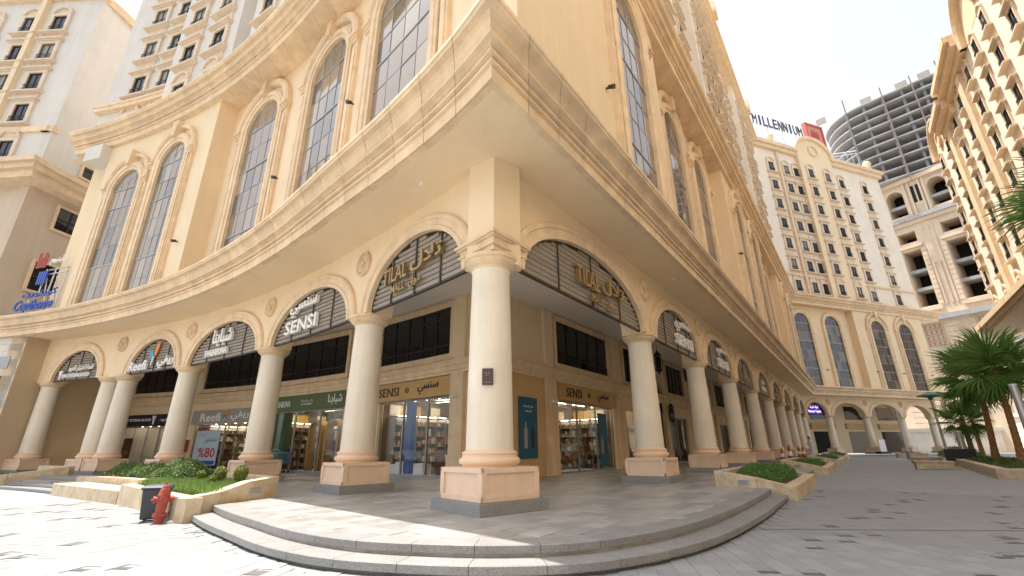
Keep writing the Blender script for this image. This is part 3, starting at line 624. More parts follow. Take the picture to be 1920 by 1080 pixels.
# ================================================================== SHOP WALL BEHIND THE ARCADE
SO = -4.3
def shopwall(F, opens, s0, s1, ztop=3.08):
    mb = MB(F); prev = s0
    for a, b in opens: mb.box(prev, a, SO - .25, SO, TZ, ztop, max(1, int((a - prev) / 1.5))); prev = b
    mb.box(prev, s1, SO - .25, SO, TZ, ztop, max(1, int((s1 - prev) / 1.5)))
    mb.box(s0, s1, SO - .25, SO, ztop, 6.65, int((s1 - s0) / 1.2)); mb.build('shop_wall', T['plaster'], mall)
sL0, sR0 = corner_LR(SO, SO)
shL = [(6.75, 10.75), (12.95, 18.1), (19.3, 23.6), (25.4, 29.0)]
shR = [(9.62, 14.9), (16.3, 18.3)] + [(22.9 + 6.28 * k, 26.8 + 6.28 * k) for k in range(6)]
shopwall(FL, shL, sL0, 36); shopwall(FR, shR, sR0, 62)
def band(F, s0, s1, z0, prof, name, m_=None):
    mb = MB(F); n = max(2, int((s1 - s0) / 1.5)); mb.loft([[(s0 + (s1 - s0) * i / n, SO + o, z0 + z) for o, z in prof] for i in range(n + 1)], closed=True, cap=True); mb.build(name, m_ or T['stone'], mall)
bp = [(-.02, 0), (.16, 0), (.16, .10), (.20, .12), (.20, .26), (.26, .30), (.30, .38), (.34, .40), (.34, .46), (-.02, .50)]
for F, a, b in ((FL, sL0 - .3, 11.6), (FL, 12.3, 18.7), (FL, 18.9, 24.4), (FL, 24.6, 31), (FR, sR0 - .3, 15.6), (FR, 15.6, 62)): band(F, a, b, 3.76, bp, 'shopfront_cornice')
def wall_pil(F, s, w_=.62):
    mb = MB(F); mb.box(s - w_ / 2, s + w_ / 2, SO, SO + .16, TZ, 3.76, 2); mb.box(s - w_ / 2 - .04, s + w_ / 2 + .04, SO, SO + .2, TZ, 1.0, 2); mb.box(s - w_ / 2 - .05, s + w_ / 2 + .05, SO, SO + .22, 1.0, 1.07, 2)
    mb.build('shop_pilaster', T['stone'], mall)
    mb = MB(F); mb.box(s - w_ / 2, s + w_ / 2, SO, SO + .12, 4.28, 6.6, 2); mb.build('shop_pilaster', T['plaster'], mall)
for s in (6.35, 11.3, 12.4, 18.7, 24.4, 29.6): wall_pil(FL, s)
for s in (8.9, 15.4, 18.9) + tuple(22.3 + 6.28 * k for k in range(6)): wall_pil(FR, s)
MB(FR).box(sR0, 8.55, SO, SO + .05, TZ, 3.76).build('shop_panel', T['ochre'], mall)
MB(FR).box(15.7, 22.0, SO, SO + .03, TZ, 3.76).build('shop_panel', T['ochre'], mall) if False else None
# dark upper windows
def upper_window(F, a, b, z0=4.52, z1=6.30):
    mb = MB(F); e = .17
    for q in ((a - e, b + e, z0 - e, z0), (a - e, b + e, z1, z1 + e), (a - e, a, z0, z1), (b, b + e, z0, z1)): mb.box(q[0], q[1], SO - .02, SO + .12, q[2], q[3], 3)
    for q in ((a - e - .06, b + e + .06, z0 - e - .06, z0 - e), (a - e - .06, b + e + .06, z1 + e, z1 + e + .05)): mb.box(q[0], q[1], SO - .02, SO + .16, q[2], q[3], 3)
    wn = mb.build('upper_window', T['stone'], mall); fr = MB(F)
    for k in range(4): x = a + (b - a) * (k + 1) / 5; fr.box(x - .025, x + .025, SO + .01, SO + .06, z0, z1)
    for z in (z0 + .35, z1 - .4, z0 + .02, z1 - .02): fr.box(a, b, SO + .01, SO + .06, z - .025, z + .025, 3)
    fr.build('glazing_bar', T['black'], wn)
    for k in range(5):
        x0 = a + (b - a) * k / 5; x1 = a + (b - a) * (k + 1) / 5; j = random.uniform(-.004, .004)
        MB(F).quad((x0, SO + .02, z0), (x1, SO + .02 + j, z0), (x1, SO + .02 + j, z1), (x0, SO + .02, z1)).build('pane', T['dglass'], wn)
for a, b in ((6.8, 10.8), (13.0, 17.9), (19.4, 23.4), (25.3, 28.6)): upper_window(FL, a, b)
for a, b in ((9.5, 14.4), (16.4, 18.1)) + tuple((23.1 + 6.28 * k, 26.6 + 6.28 * k) for k in range(6)): upper_window(FR, a, b)
# ---------------------------------------------------------------- shops
GL = glass('shop_glass', (.92, .93, .93), .955)
LAMP = emis('shop_lamp', (1, .86, .62), 6.0)
shelfcol = [mat('stock_%d' % i, c, .5, .1, 8, 0, 0) for i, c in enumerate(((.55, .42, .25), (.65, .6, .5), (.25, .12, .06), (.5, .3, .08), (.16, .2, .06), (.7, .66, .6), (.12, .10, .09), (.45, .08, .05)))]
def shop(F, a, b, z1, wallm, name, label, depth=3.6, stock=True, lit=True, mul=3, floor=None):
    c = F((a + b) / 2, SO - depth / 2, TZ); rt_ = thing(name, c, label, 'shop interior')
    mb = MB(F); o0, o1 = SO - .26 - depth, SO - .26
    mb.quad((a, o0, TZ), (b, o0, TZ), (b, o0, z1 + .3), (a, o0, z1 + .3)); mb.quad((a, o0, TZ), (a, o1, TZ), (a, o1, z1 + .3), (a, o0, z1 + .3)); mb.quad((b, o0, TZ), (b, o1, TZ), (b, o1, z1 + .3), (b, o0, z1 + .3))
    mb.build('lining', wallm, rt_)
    MB(F).quad((a, o0, z1 + .29), (b, o0, z1 + .29), (b, o1, z1 + .29), (a, o1, z1 + .29)).build('ceiling', T['ceil'], rt_)
    if lit:
        for k in range(3):
            x = a + (b - a) * (k + .5) / 3; MB(F).box(x - .45, x + .45, o0 + .9, o0 + .96, z1 + .18, z1 + .21).build('light_strip', LAMP, rt_); MB(F).box(x - .45, x + .45, o0 + 2.3, o0 + 2.36, z1 + .16, z1 + .19).build('light_strip', LAMP, rt_)
        for k in range(6):
            x = a + (b - a) * (k + .5) / 6; mb = MB(F); mb.lathe([(.03, 0), (.045, -.09), (.02, -.1)], (x, o1 - .7, z1 + .15), 8); mb.build('spotlight', LAMP, rt_)
    if stock:
        sh = MB(F)
        for k in range(4): sh.box(a + .15, b - .15, o0 + .02, o0 + .42, TZ + .35 + .55 * k, TZ + .38 + .55 * k, 3)
        nb = int((b - a) / .95)
        for k in range(nb + 1): x = a + .15 + (b - a - .3) * k / nb; sh.box(x - .02, x + .02, o0 + .02, o0 + .44, TZ, TZ + 2.35)
        sh.build('shelving', T['slat'], rt_)
        for k in range(4):
            x = a + .25
            while x < b - .3:
                w_ = random.uniform(.06, .16); h_ = random.uniform(.12, .36)
                mb = MB(F)
                if random.random() < .5: mb.box(x, x + w_, o0 + .1, o0 + .34, TZ + .38 + .55 * k, TZ + .38 + .55 * k + h_)
                else: mb.lathe([(w_ * .4, 0), (w_ * .42, h_ * .6), (w_ * .18, h_ * .75), (w_ * .16, h_)], (x + w_ / 2, o0 + .22, TZ + .38 + .55 * k), 8)
                mb.build('stock_item', random.choice(shelfcol), rt_); x += w_ + random.uniform(.02, .09)
        sd = MB(F); oa, ob = o0 + .5, o1 - .25                    # shelving along the side wall that faces the entrance
        for k in range(5): sd.box(b - .42, b - .02, oa, ob, TZ + .2 + .42 * k, TZ + .225 + .42 * k)
        ns = 5
        for k in range(ns + 1): y = oa + (ob - oa) * k / ns; sd.box(b - .44, b - .02, y - .02, y + .02, TZ, TZ + 2.2)
        sd.build('shelving', T['slat'], rt_)
        for k in range(5):
            y = oa + .06
            while y < ob - .15:
                w_ = random.uniform(.05, .14); h_ = random.uniform(.12, .32); mb = MB(F); z_ = TZ + .225 + .42 * k
                if random.random() < .55: mb.box(b - .36, b - .16, y, y + w_, z_, z_ + h_)
                else: mb.lathe([(w_ * .45, 0), (w_ * .45, h_ * .6), (w_ * .18, h_ * .75), (w_ * .16, h_)], (b - .28, y + w_ / 2, z_), 8)
                mb.build('stock_item', random.choice(shelfcol), rt_); y += w_ + random.uniform(.015, .07)
        for k in range(ns):
            y = oa + (ob - oa) * (k + .5) / ns; MB(F).box(b - .47, b - .44, y - .24, y + .24, TZ + 2.06, TZ + 2.18).build('shelf_sign', T['wlet'], rt_); MB(F).box(b - .06, b - .02, y - .28, y + .28, TZ + 2.3, TZ + 2.72).build('picture_panel', shelfcol[(k * 5 + 1) % 8], rt_)
            MB(F).box(b - .5, b - .46, y - .2, y + .2, TZ + 2.25, TZ + 2.27).build('light_strip', LAMP, rt_)
        for k in range(nb):
            x = a + .2 + (b - a - .4) * (k + .5) / nb; MB(F).box(x - .32, x + .32, o0 + .44, o0 + .47, TZ + 2.05, TZ + 2.19, 1).build('shelf_sign', T['wlet'], rt_)
            if k % 2: MB(F).box(x - .4, x + .4, o0 + .03, o0 + .06, TZ + 2.42, TZ + 2.85, 1).build('picture_panel', shelfcol[(k * 3) % 8], rt_)
    if stock:
        for q in range(int((b - a) / 1.3)):
            x = a + .6 + 1.3 * q; g_ = MB(F); g_.box(x - .35, x + .35, o0 + 1.5, o0 + 2.0, TZ, TZ + .12); g_.box(x - .35, x + .35, o0 + 1.7, o0 + 1.76, TZ + .12, TZ + 1.35)
            for z_ in (.45, .8, 1.15): g_.box(x - .35, x + .35, o0 + 1.52, o0 + 1.98, TZ + z_, TZ + z_ + .025)
            g_.build('gondola', T['slat'], rt_)
            for z_ in (.12, .475, .825, 1.175):
                xx = x - .32
                while xx < x + .28: w_ = random.uniform(.05, .12); h_ = random.uniform(.12, .26); MB(F).box(xx, xx + w_, o0 + 1.8, o0 + 1.95, TZ + z_, TZ + z_ + h_).build('stock_item', random.choice(shelfcol), rt_); xx += w_ + random.uniform(.01, .05)
        mb = MB(F)
        for q in range(5): mb.box(a, b, o0 + .5 + .7 * q, o0 + .54 + .7 * q, z1 + .05, z1 + .09, 3)
        mb.build('lighting_track', T['black'], rt_)
    # glazing with slim frames
    fr = MB(F); fr.box(a, b, SO - .2, SO - .12, TZ, TZ + .08, 3); fr.box(a, b, SO - .2, SO - .12, z1 - .06, z1, 3)
    for k in range(mul + 1): x = a + (b - a) * k / mul; fr.box(x - .025, x + .025, SO - .2, SO - .12, TZ, z1)
    fr.build('shopfront_frame', T['frame_al'], rt_)
    for k in range(mul):
        x0 = a + (b - a) * k / mul + .03; x1 = a + (b - a) * (k + 1) / mul - .03
        MB(F).quad((x0, SO - .16, TZ + .08), (x1, SO - .16, TZ + .08), (x1, SO - .16, z1 - .06), (x0, SO - .16, z1 - .06)).build('glass_panel', GL, rt_)
    return rt_
wallA = mat('shop_wall_brown', (.20, .135, .08), .7, .1, 2, 0, 0); wallB = mat('shop_wall_green', (.13, .13, .09), .7, .1, 2, 0, 0); wallC = mat('shop_wall_grey', (.34, .32, .29), .7, .1, 2, 0, 0)
s1 = shop(FL, 6.75, 10.75, 3.06, wallA, 'perfume_shop_interior', 'lit perfume shop behind glass with shelves of bottles, left of the corner column')
s2 = shop(FL, 12.95, 18.1, 3.06, wallB, 'green_shop_interior', 'grocery shop behind glass under the green fascia')
s3 = shop(FL, 19.3, 23.6, 2.62, wallA, 'discount_shop_interior', 'shop behind glass with the red eighty percent poster', mul=2)
s4 = shop(FL, 25.4, 29.0, 2.62, wallC, 'oud_shop_interior', 'pale shop behind glass under the navy fascia', stock=False, mul=4)
s5 = shop(FR, 9.62, 14.9, 3.06, wallA, 'fragrance_shop_interior', 'perfume shop behind glass right of the corner column', mul=3)
s6 = shop(FR, 16.3, 18.3, 3.4, wallA, 'side_window_interior', 'narrow display window beside the second right column', stock=False, mul=1)
ORD_R = ['third', 'fourth', 'fifth', 'sixth', 'seventh', 'eighth']
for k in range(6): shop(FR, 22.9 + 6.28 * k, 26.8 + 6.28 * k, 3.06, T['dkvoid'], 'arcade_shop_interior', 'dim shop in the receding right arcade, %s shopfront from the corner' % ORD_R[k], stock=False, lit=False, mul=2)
# display furniture in the perfume shop
mb = MB(FL); mb.box(9.15, 9.45, -4.85, -4.6, TZ + .1, 3.0, 1); mb.build('blue_banner_panel', mat('blue_panel', (.05, .13, .42), .4, .2, 2, 0, 0), s1)
for x, h_ in ((9.75, .5), (8.75, .45), (10.2, .4)): MB(FL).box(x - .25, x + .25, -5.1, -4.7, TZ, TZ + h_, 1).build('display_plinth', T['wlet'], s1)
MB(FL).box(7.0, 8.9, -6.3, -5.7, TZ, TZ + .95, 2).build('counter', mat('counter_wood', (.16, .06, .03), .4, .2, 5, 0, 0), s1)
MB(FL).box(7.35, 7.7, -5.5, -5.2, TZ, TZ + 1.35, 1).build('display_stand', shelfcol[0], s1)
# arches inside the green shop, green column, side board
for x in (13.6, 14.75, 15.9):
    P = [(x - .36, TZ, -1, 0)] + [(x + .36 * math.cos(math.pi * (1 - i / 12)), 2.2 + .36 * math.sin(math.pi * (1 - i / 12)), math.cos(math.pi * (1 - i / 12)), math.sin(math.pi * (1 - i / 12))) for i in range(13)] + [(x + .36, TZ, 1, 0)]
    MB(FL).ring(P, [(0, -5.6), (0, -5.2), (.10, -5.2), (.10, -5.6)]).build('shelf_arch', shelfcol[3], s2)
    MB(FL).box(x - .3, x + .3, -5.75, -5.6, 1.75, 2.15, 1).build('picture_panel', T['wlet'], s2)
MB(FL).box(17.0, 18.1, -4.75, -4.46, TZ, 3.0, 2).build('green_panel', T['dgreen'], s2)
# arched entrance door on the right
mb = MB(FR); a, b = 19.55, 21.75; P = [(a, TZ, -1, 0)] + [((a + b) / 2 + 1.1 * math.cos(math.pi * (1 - i / 16)), 4.0 + 1.1 * math.sin(math.pi * (1 - i / 16)), math.cos(math.pi * (1 - i / 16)), math.sin(math.pi * (1 - i / 16))) for i in range(17)] + [(b, TZ, 1, 0)]
mb.ring(P, [(0, SO), (0, SO + .25), (.28, SO + .25), (.34, SO + .15), (.34, SO)]); dr_ = mb.build('arched_door', T['stone'], mall)
MB(FR).add([(p[0], SO + .03, p[1]) for p in P], [tuple(range(len(P)))]).build('door_leaf', T['dglass'], dr_)
gr = MB(FR)
for k in range(5): x = a + 2.2 * k / 4; gr.box(x - .02, x + .02, SO + .04, SO + .08, 3.2, 4.0 + math.sqrt(max(0, 1.21 - (x - (a + b) / 2) ** 2)))
for k in range(6): t_ = math.pi * k / 5; gr.ring([((a + b) / 2 + .15 * k * math.cos(q), 4.0 + .15 * k * math.sin(q), math.cos(q), math.sin(q)) for q in [math.pi * i / 10 for i in range(11)]], [(-.01, SO + .04), (-.01, SO + .07), (.01, SO + .07), (.01, SO + .04)])
gr.box(a, b, SO + .04, SO + .09, 3.15, 3.22); gr.build('door_grille', T['bronze'], dr_)
# ---------------------------------------------------------------- shop fascias (boards of the shops, with their writing)
def fascia(F, a, b, z0, z1, m_, name, label, o=SO + .02, th=.10):
    r = thing(name, F((a + b) / 2, o, z0), label, 'shop sign'); MB(F).box(a, b, o, o + th, z0, z1, 6).build('fascia_board', m_, r); return r
f1 = fascia(FL, 6.7, 10.95, 3.06, 3.72, T['goldfas'], 'shop_fascia', 'gold fascia board reading SENSI left of the corner column')
letters('latin_lettering', FL, 10.05, SO + .13, 3.40, 'SENSI', .34, 1.15, T['black'], f1, .03); letters('arabic_lettering', FL, 7.85, SO + .13, 3.40, arabic('سنسي'), .42, 1.1, T['black'], f1, .03, .01)
MB(FL).ring([(9.0 + .06 * math.cos(i * .45), 3.4 + .075 * math.sin(i * .45), math.cos(i * .45), math.sin(i * .45)) for i in range(14)], [(0, SO + .12), (0, SO + .15), (.025, SO + .15), (.025, SO + .12)], closed=True).build('dot_ring', T['black'], f1)
f2 = fascia(FR, 9.6, 14.95, 3.08, 3.76, T['goldfas'], 'shop_fascia', 'gold fascia board reading SENSI right of the corner column')
letters('latin_lettering', FR, 10.75, SO + .13, 3.42, 'SENSI', .36, 1.3, T['black'], f2, .03); letters('arabic_lettering', FR, 13.5, SO + .13, 3.40, arabic('سنسي'), .42, 1.15, T['black'], f2, .03, .01)
MB(FR).ring([(12.1 + .06 * math.cos(i * .45), 3.42 + .075 * math.sin(i * .45), math.cos(i * .45), math.sin(i * .45)) for i in range(14)], [(0, SO + .12), (0, SO + .15), (.025, SO + .15), (.025, SO + .12)], closed=True).build('dot_ring', T['black'], f2)
f3 = fascia(FL, 12.7, 18.35, 3.06, 3.76, T['green'], 'shop_fascia', 'green fascia board with white lettering behind the second left column')
letters('latin_lettering', FL, 17.2, SO + .13, 3.38, 'SHABABUNA', .30, 1.3, T['wlet'], f3, .03); letters('arabic_lettering', FL, 13.45, SO + .13, 3.42, arabic('شبابنا'), .46, .95, T['wlet'], f3, .03, .01)
letters('small_arabic_lettering', FL, 15.4, SO + .13, 3.46, arabic('شبابنا'), .12, .8, T['wlet'], f3, .02); letters('small_latin_lettering', FL, 15.4, SO + .13, 3.31, 'SUPERMARKET', .08, .8, T['wlet'], f3, .02)
f4 = fascia(FL, 19.25, 23.75, 2.62, 3.36, T['greyfas'], 'shop_fascia', 'grey fascia board reading Reefi behind the third left column')
letters('latin_lettering', FL, 22.35, SO + .13, 2.98, 'Reefi', .44, 1.5, T['wlet'], f4, .03, .012); letters('arabic_lettering', FL, 20.15, SO + .13, 2.98, arabic('ريفي'), .48, 1.35, T['wlet'], f4, .03, .015)
def bird(F, s, o, z, k, root):
    g = F.sg; tq = mat('bird_teal', (.01, .30, .42), .4, 0, bump=0); og = mat('bird_orange', (.85, .22, .01), .4, 0, bump=0); gy = mat('bird_grey', (.5, .5, .52), .4, 0, bump=0)
    for nm, pts, m_ in (('teal_wing', [(-.62, .18), (-.35, .28), (-.1, .15), (-.06, -.1), (-.25, -.35), (-.45, -.25)], tq), ('orange_wing', [(.02, .1), (.12, .5), (.3, .8), (.42, .72), (.36, .3), (.2, -.08), (.05, -.2)], og), ('grey_body', [(-.12, -.1), (.06, -.2), (-.02, -.5), (-.14, -.85), (-.22, -.5)], gy)):
        MB(F).fprism([(s + g * x * k, z + y * k) for x, y in pts], o, o + .04).build(nm, m_, root)
bird(FL, 21.2, SO + .12, 3.0, .42, f4)
f5 = fascia(FL, 25.3, 29.2, 2.62, 3.28, T['navy'], 'shop_fascia', 'navy fascia board with white lettering behind the paired columns')
letters('latin_lettering', FL, 27.9, SO + .13, 2.98, 'QMAT IKTIBAR ALOUD', .18, 2.2, T['wlet'], f5, .03, .01); letters('arabic_lettering', FL, 25.75, SO + .13, 2.98, arabic('العود'), .26, .8, T['wlet'], f5, .03)
MB(FL).fprism([(26.55, 2.72), (26.63, 2.72), (26.66, 3.0), (26.74, 3.2), (26.44, 3.2), (26.52, 3.0)], SO + .12, SO + .15).build('flacon_emblem', T['wlet'], f5)
# posters and banners
def poster(F, s, o, z0, z1, w_, m_, name, label): r = thing(name, F(s, o, z0), label, 'banner'); MB(F).box(s - w_ / 2, s + w_ / 2, o, o + .02, z0, z1, 2).build('sheet', m_, r); return r
p1 = poster(FR, 7.35, SO + .08, .92, 2.98, 1.15, T['teal'], 'teal_banner', 'teal perfume banner on the ochre wall right of the corner column')
letters('arabic_lettering', FR, 7.35, SO + .105, 2.66, arabic('حقق المعادلة'.replace('ة', 'ه')), .12, .62, T['wlet'], p1, .004); letters('latin_lettering', FR, 7.35, SO + .105, 2.50, 'HAIR CARE', .06, .4, T['wlet'], p1, .004)
def bottle(F, s, o, z, k, m_, root): MB(F).fprism([(s - .14 * k, z), (s + .14 * k, z), (s + .14 * k, z + .85 * k), (s + .05 * k, z + .95 * k), (s + .05 * k, z + 1.15 * k), (s - .05 * k, z + 1.15 * k), (s - .05 * k, z + .95 * k), (s - .14 * k, z + .85 * k)], o, o + .006).build('bottle_print', m_, root)
bottle(FR, 7.17, SO + .102, 1.25, .75, T['greyfas'], p1); bottle(FR, 7.60, SO + .102, 1.25, .68, T['black'], p1)
p2 = poster(FR, 13.7, SO - .11, .45, 2.75, .9, T['teal'], 'teal_banner', 'teal perfume banner standing inside the right shop window')
bottle(FR, 13.55, SO - .088, 1.0, .65, T['greyfas'], p2); bottle(FR, 13.9, SO - .088, 1.0, .6, T['black'], p2)
p3 = poster(FL, 22.45, SO - .05, .55, 2.3, 1.75, mat('pale_blue_poster', (.45, .58, .66), .5, .08, 2, 0, 0), 'discount_poster', 'pale blue poster reading 80 percent in red beside the Reefi shopfront')
rd = mat('print_red', (.5, .02, .03), .5, 0, bump=0); letters('number_lettering', FL, 22.35, SO - .028, 1.18, '%80', .50, 1.25, rd, p3, .004, .02); letters('arabic_lettering', FL, 22.15, SO - .028, 1.82, arabic('تخفيض'), .32, .9, T['black'], p3, .004); letters('small_lettering', FL, 22.9, SO - .028, 2.08, arabic('عروض'), .14, .6, rd, p3, .004)
MB(FL).box(21.65, 23.25, SO - .03, SO - .026, .58, .78, 2).build('blue_strip', T['blue'], p3)
p4 = poster(FL, 28.3, SO - .05, .4, 2.0, .6, mat('brown_poster', (.08, .03, .02), .5, .1, 2, 0, 0), 'brown_poster', 'dark brown poster in the window under the navy fascia'); letters('gold_lettering', FL, 28.3, SO - .028, 1.2, arabic('عود') , .3, .4, T['gold'], p4, .004)
# red fire hose box and wall lanterns
MB(FL).box(23.72, 24.08, SO + .02, SO + .30, 1.2, 1.85).build('fire_hose_box', T['red'], None, loc=FL(23.9, SO + .16, 1.2)); o_ = bpy.data.objects['fire_hose_box']; tag(o_, 'red fire hose box on the wall beside the discount poster', 'hose box'); bev(o_, .015)
def lantern(F, s, o, z, label, k=1.0):
    r = thing('wall_lantern', F(s, o, z), label, 'lantern', 'iron lanterns under the arcade'); mb = MB(F)
    mb.lathe([(.02, .62), (.05, .55), (.17, .40), (.19, .36), (.19, .33)], (s, o, z), 6); mb.lathe([(.19, -.33), (.14, -.42), (.05, -.5), (.02, -.58)], (s, o, z), 6); mb.tube([(s, o, z + .6), (s, o, z + .9)], .012, 6); mb.build('lantern_cap', T['black'], r)
    mb = MB(F)
    for i in range(6): t_ = 2 * math.pi * i / 6; mb.tube([(s + .16 * math.cos(t_), o + .16 * math.sin(t_), z - .34), (s + .2 * math.cos(t_), o + .2 * math.sin(t_), z), (s + .17 * math.cos(t_), o + .17 * math.sin(t_), z + .34)], .014, 5)
    mb.build('lantern_cage', T['black'], r); MB(F).lathe([(.12, -.3), (.15, 0), (.12, .3)], (s, o, z), 6).build('lantern_glass', T['dglass'], r)
lantern(FR, 15.9, -2.2, 5.2, 'black lantern hanging behind the first right column'); lantern(FR, 20.6, -2.2, 5.25, 'black lantern hanging in front of the arched door')
lantern(FL, 12.0, SO + .35, 2.9, 'black lantern on the wall left of the green fascia'); lantern(FR, 22.4, SO + .4, 3.2, 'black lantern on the pilaster beside the arched door')
# ================================================================== HOTEL BLOCK AT THE END OF THE PLAZA (over the far arcade)
far = thing('far_hotel_block', FW(10, -.5, 19), 'pale hotel block with rows of small windows under the rooftop lettering', 'building')
FO_ = -.5
MB(FW).box(-4.5, 25.0, FO_ - 16, FO_, 19.0, 43.0).build('wall', T['pinkish'], far)
for a, b in ((6.3, 13.4), ):
    MB(FW).box(a, b, FO_, FO_ + .55, 19.0, 43.2).build('centre_bay', T['plaster'], far)
for s in (-.9, 2.35, 14.6, 18.2): MB(FW).box(s - .22, s + .22, FO_, FO_ + .3, 19.0, 42.6).build('pilaster', T['stone'], far) if s in (2.35,) else None
MB(FW).box(-5, 6.3, FO_ - .2, FO_ + .5, 42.7, 43.3).build('roof_cornice', T['stone'], far); MB(FW).box(-5, 6.3, FO_ - .4, FO_ + .8, 43.3, 43.9).build('roof_cornice', T['stone'], far)
MB(FW).box(13.4, 25.3, FO_ - .2, FO_ + .5, 42.7, 43.3).build('roof_cornice', T['stone'], far); MB(FW).box(13.4, 25.6, FO_ - .4, FO_ + .8, 43.3, 43.9).build('roof_cornice', T['stone'], far)
n = 18; P = [(9.85 + 3.75 * math.cos(math.pi * (1 - i / n)), 43.2 + 3.0 * math.sin(math.pi * (1 - i / n)), math.cos(math.pi * (1 - i / n)), math.sin(math.pi * (1 - i / n))) for i in range(n + 1)]
MB(FW).fprism([(p[0], p[1]) for p in P], FO_ - .3, FO_ + .5).build('gable', T['plaster'], far)
MB(FW).ring(P, [(0, FO_ - .4), (0, FO_ + .85), (.45, FO_ + .95), (.45, FO_ - .4)]).build('gable_coping', T['stone'], far)
MB(FW).ring([(9.85 + .8 * math.cos(i * math.pi / 8), 44.2 + .8 * math.sin(i * math.pi / 8), math.cos(i * math.pi / 8), math.sin(i * math.pi / 8)) for i in range(16)], [(0, FO_ + .4), (0, FO_ + .7), (.18, FO_ + .7), (.18, FO_ + .4)], closed=True).build('medallion', T['stone'], far)
for s in (1.9, 13.5, 23.3):
    mb = MB(FW); mb.lathe([(.5, 0), (.5, .5), (.3, .6), (.55, 1.0), (.62, 1.4), (.4, 1.8), (.1, 1.95)], (s, FO_, 43.9), 12); mb.build('roof_finial', T['stone'], far, smooth=40)
MB(FW).box(-4.5, 6.3, FO_ - .1, FO_ + .22, 22.7, 22.95).build('string_course', T['stone'], far); MB(FW).box(13.4, 25.0, FO_ - .1, FO_ + .22, 22.7, 22.95).build('string_course', T['stone'], far)
for k in range(7):
    z = 21.3 + 3.08 * k
    for s in (.7, 4.2, 5.75 + .9, 15.2, 16.3 + 1.0, 20.6, 22.9):
        pass
    for s, o in ((.75, FO_), (3.75, FO_), (5.75, FO_), (8.1, FO_ + .55), (11.6, FO_ + .55), (15.4, FO_), (17.6, FO_), (20.7, FO_), (23.2, FO_)):
        if s in (17.6, 23.2): continue
        hw(FW, s, o, z, far, HWA if k in (0, 6) else HW)
# side wall windows and rooftop sign of the block
sg = thing('rooftop_sign', FW(5, -1, 43.9), 'dark rooftop letters reading MILLENNIUM on a steel frame', 'sign')
for i, ch in enumerate('MILLENNIUM'): letters('letter', FW, .35 + i * 1.06, -1, 48.7, ch, 1.75, .85 if ch not in 'I' else .3, T['bronze'], sg, .12)
mb = MB(FW)
for s in (-.2, 2.8, 5.8, 8.8, 10.4): mb.tube([(s, -1.1, 43.9), (s, -1.1, 47.9)], .06, 6); mb.tube([(s, -1.1, 47.7), (s + .2, -3.2, 43.9)], .05, 6); mb.tube([(s, -1.1, 45.6), (s + .1, -2.2, 45.6)], .04, 6)
for z in (45.6, 47.75): mb.tube([(-.4, -1.1, z), (10.6, -1.1, z)], .05, 6)
mb.build('steel_frame', T['steel'], sg)
lg = thing('rooftop_logo', FW(12.8, -1, 46), 'square red logo board beside the rooftop letters', 'sign')
rdm = mat('logo_red', (.52, .10, .08), .5, .05, 1, 0, 0); MB(FW).box(11.0, 14.75, -1.1, -.75, 46.9, 50.5).build('board', mat('logo_face', (.55, .24, .18), .5, .05, 1, 0, 0), lg)
mb = MB(FW)
for q in ((11.0, 14.75, 46.8, 47.15), (11.0, 14.75, 50.25, 50.6), (10.9, 11.2, 46.8, 50.6), (14.55, 14.85, 46.8, 50.6)): mb.box(q[0], q[1], -1.2, -.6, q[2], q[3])
mb.build('board_edge', rdm, lg); mb = MB(FW)
for i, h_ in enumerate((.5, .95, .62, 1.15, .62, .95, .5)): mb.box(11.95 + i * .27, 12.1 + i * .27, -.75, -.68, 48.0, 48.5 + h_)
mb.build('bar_emblem', rdm, lg); mb = MB(FW); mb.tube([(12, -1, 43.9), (12, -1, 47)], .07, 6); mb.tube([(14, -1, 43.9), (14, -1, 47)], .07, 6); mb.build('post', T['steel'], lg)
# shop wall of the far arcade
fa = MB(FW); fa.box(rwW - 3, 20.2, -4.5, -4.3, TZ, 6.65); fa.build('far_arcade_wall', T['plaster'], mall)
for i, (a, b) in enumerate(((2.6, 6.2), (9.0, 12.6), (15.4, 19.4))):
    MB(FW).box(a, b, -4.3, -4.25, TZ, 3.0).build('dark_shutter', (T['dkvoid'], T['slat'], T['dglass'])[i], mall); MB(FW).box(a, b, -4.3, -4.24, 4.5, 6.2).build('dark_window', T['dglass'], mall)
    MB(FW).box(a - .4, b + .4, -4.3, -4.05, 3.3, 4.0).build('fascia_band', T['ochre'], mall)
ps = thing('far_purple_sign', FW(-1.6, .1, 4.9), 'dark sign with violet lettering in the first arch of the far arcade', 'sign')
MB(FW).fprism([(p[0], p[1]) for p in epath(openW[0][0] + .05, openW[0][1] - .05)], .0, .06).build('panel', T['black'], ps)
vio = emis('violet_letter', (.38, .26, .85), 1.2); letters('latin_lettering', FW, (openW[0][0] + openW[0][1]) / 2, .1, 5.05, 'Nawat Tayba', .36, 2.0, vio, ps, .03); letters('arabic_lettering', FW, (openW[0][0] + openW[0][1]) / 2, .1, 5.55, arabic('نواة طيبة'), .34, 1.3, vio, ps, .03)
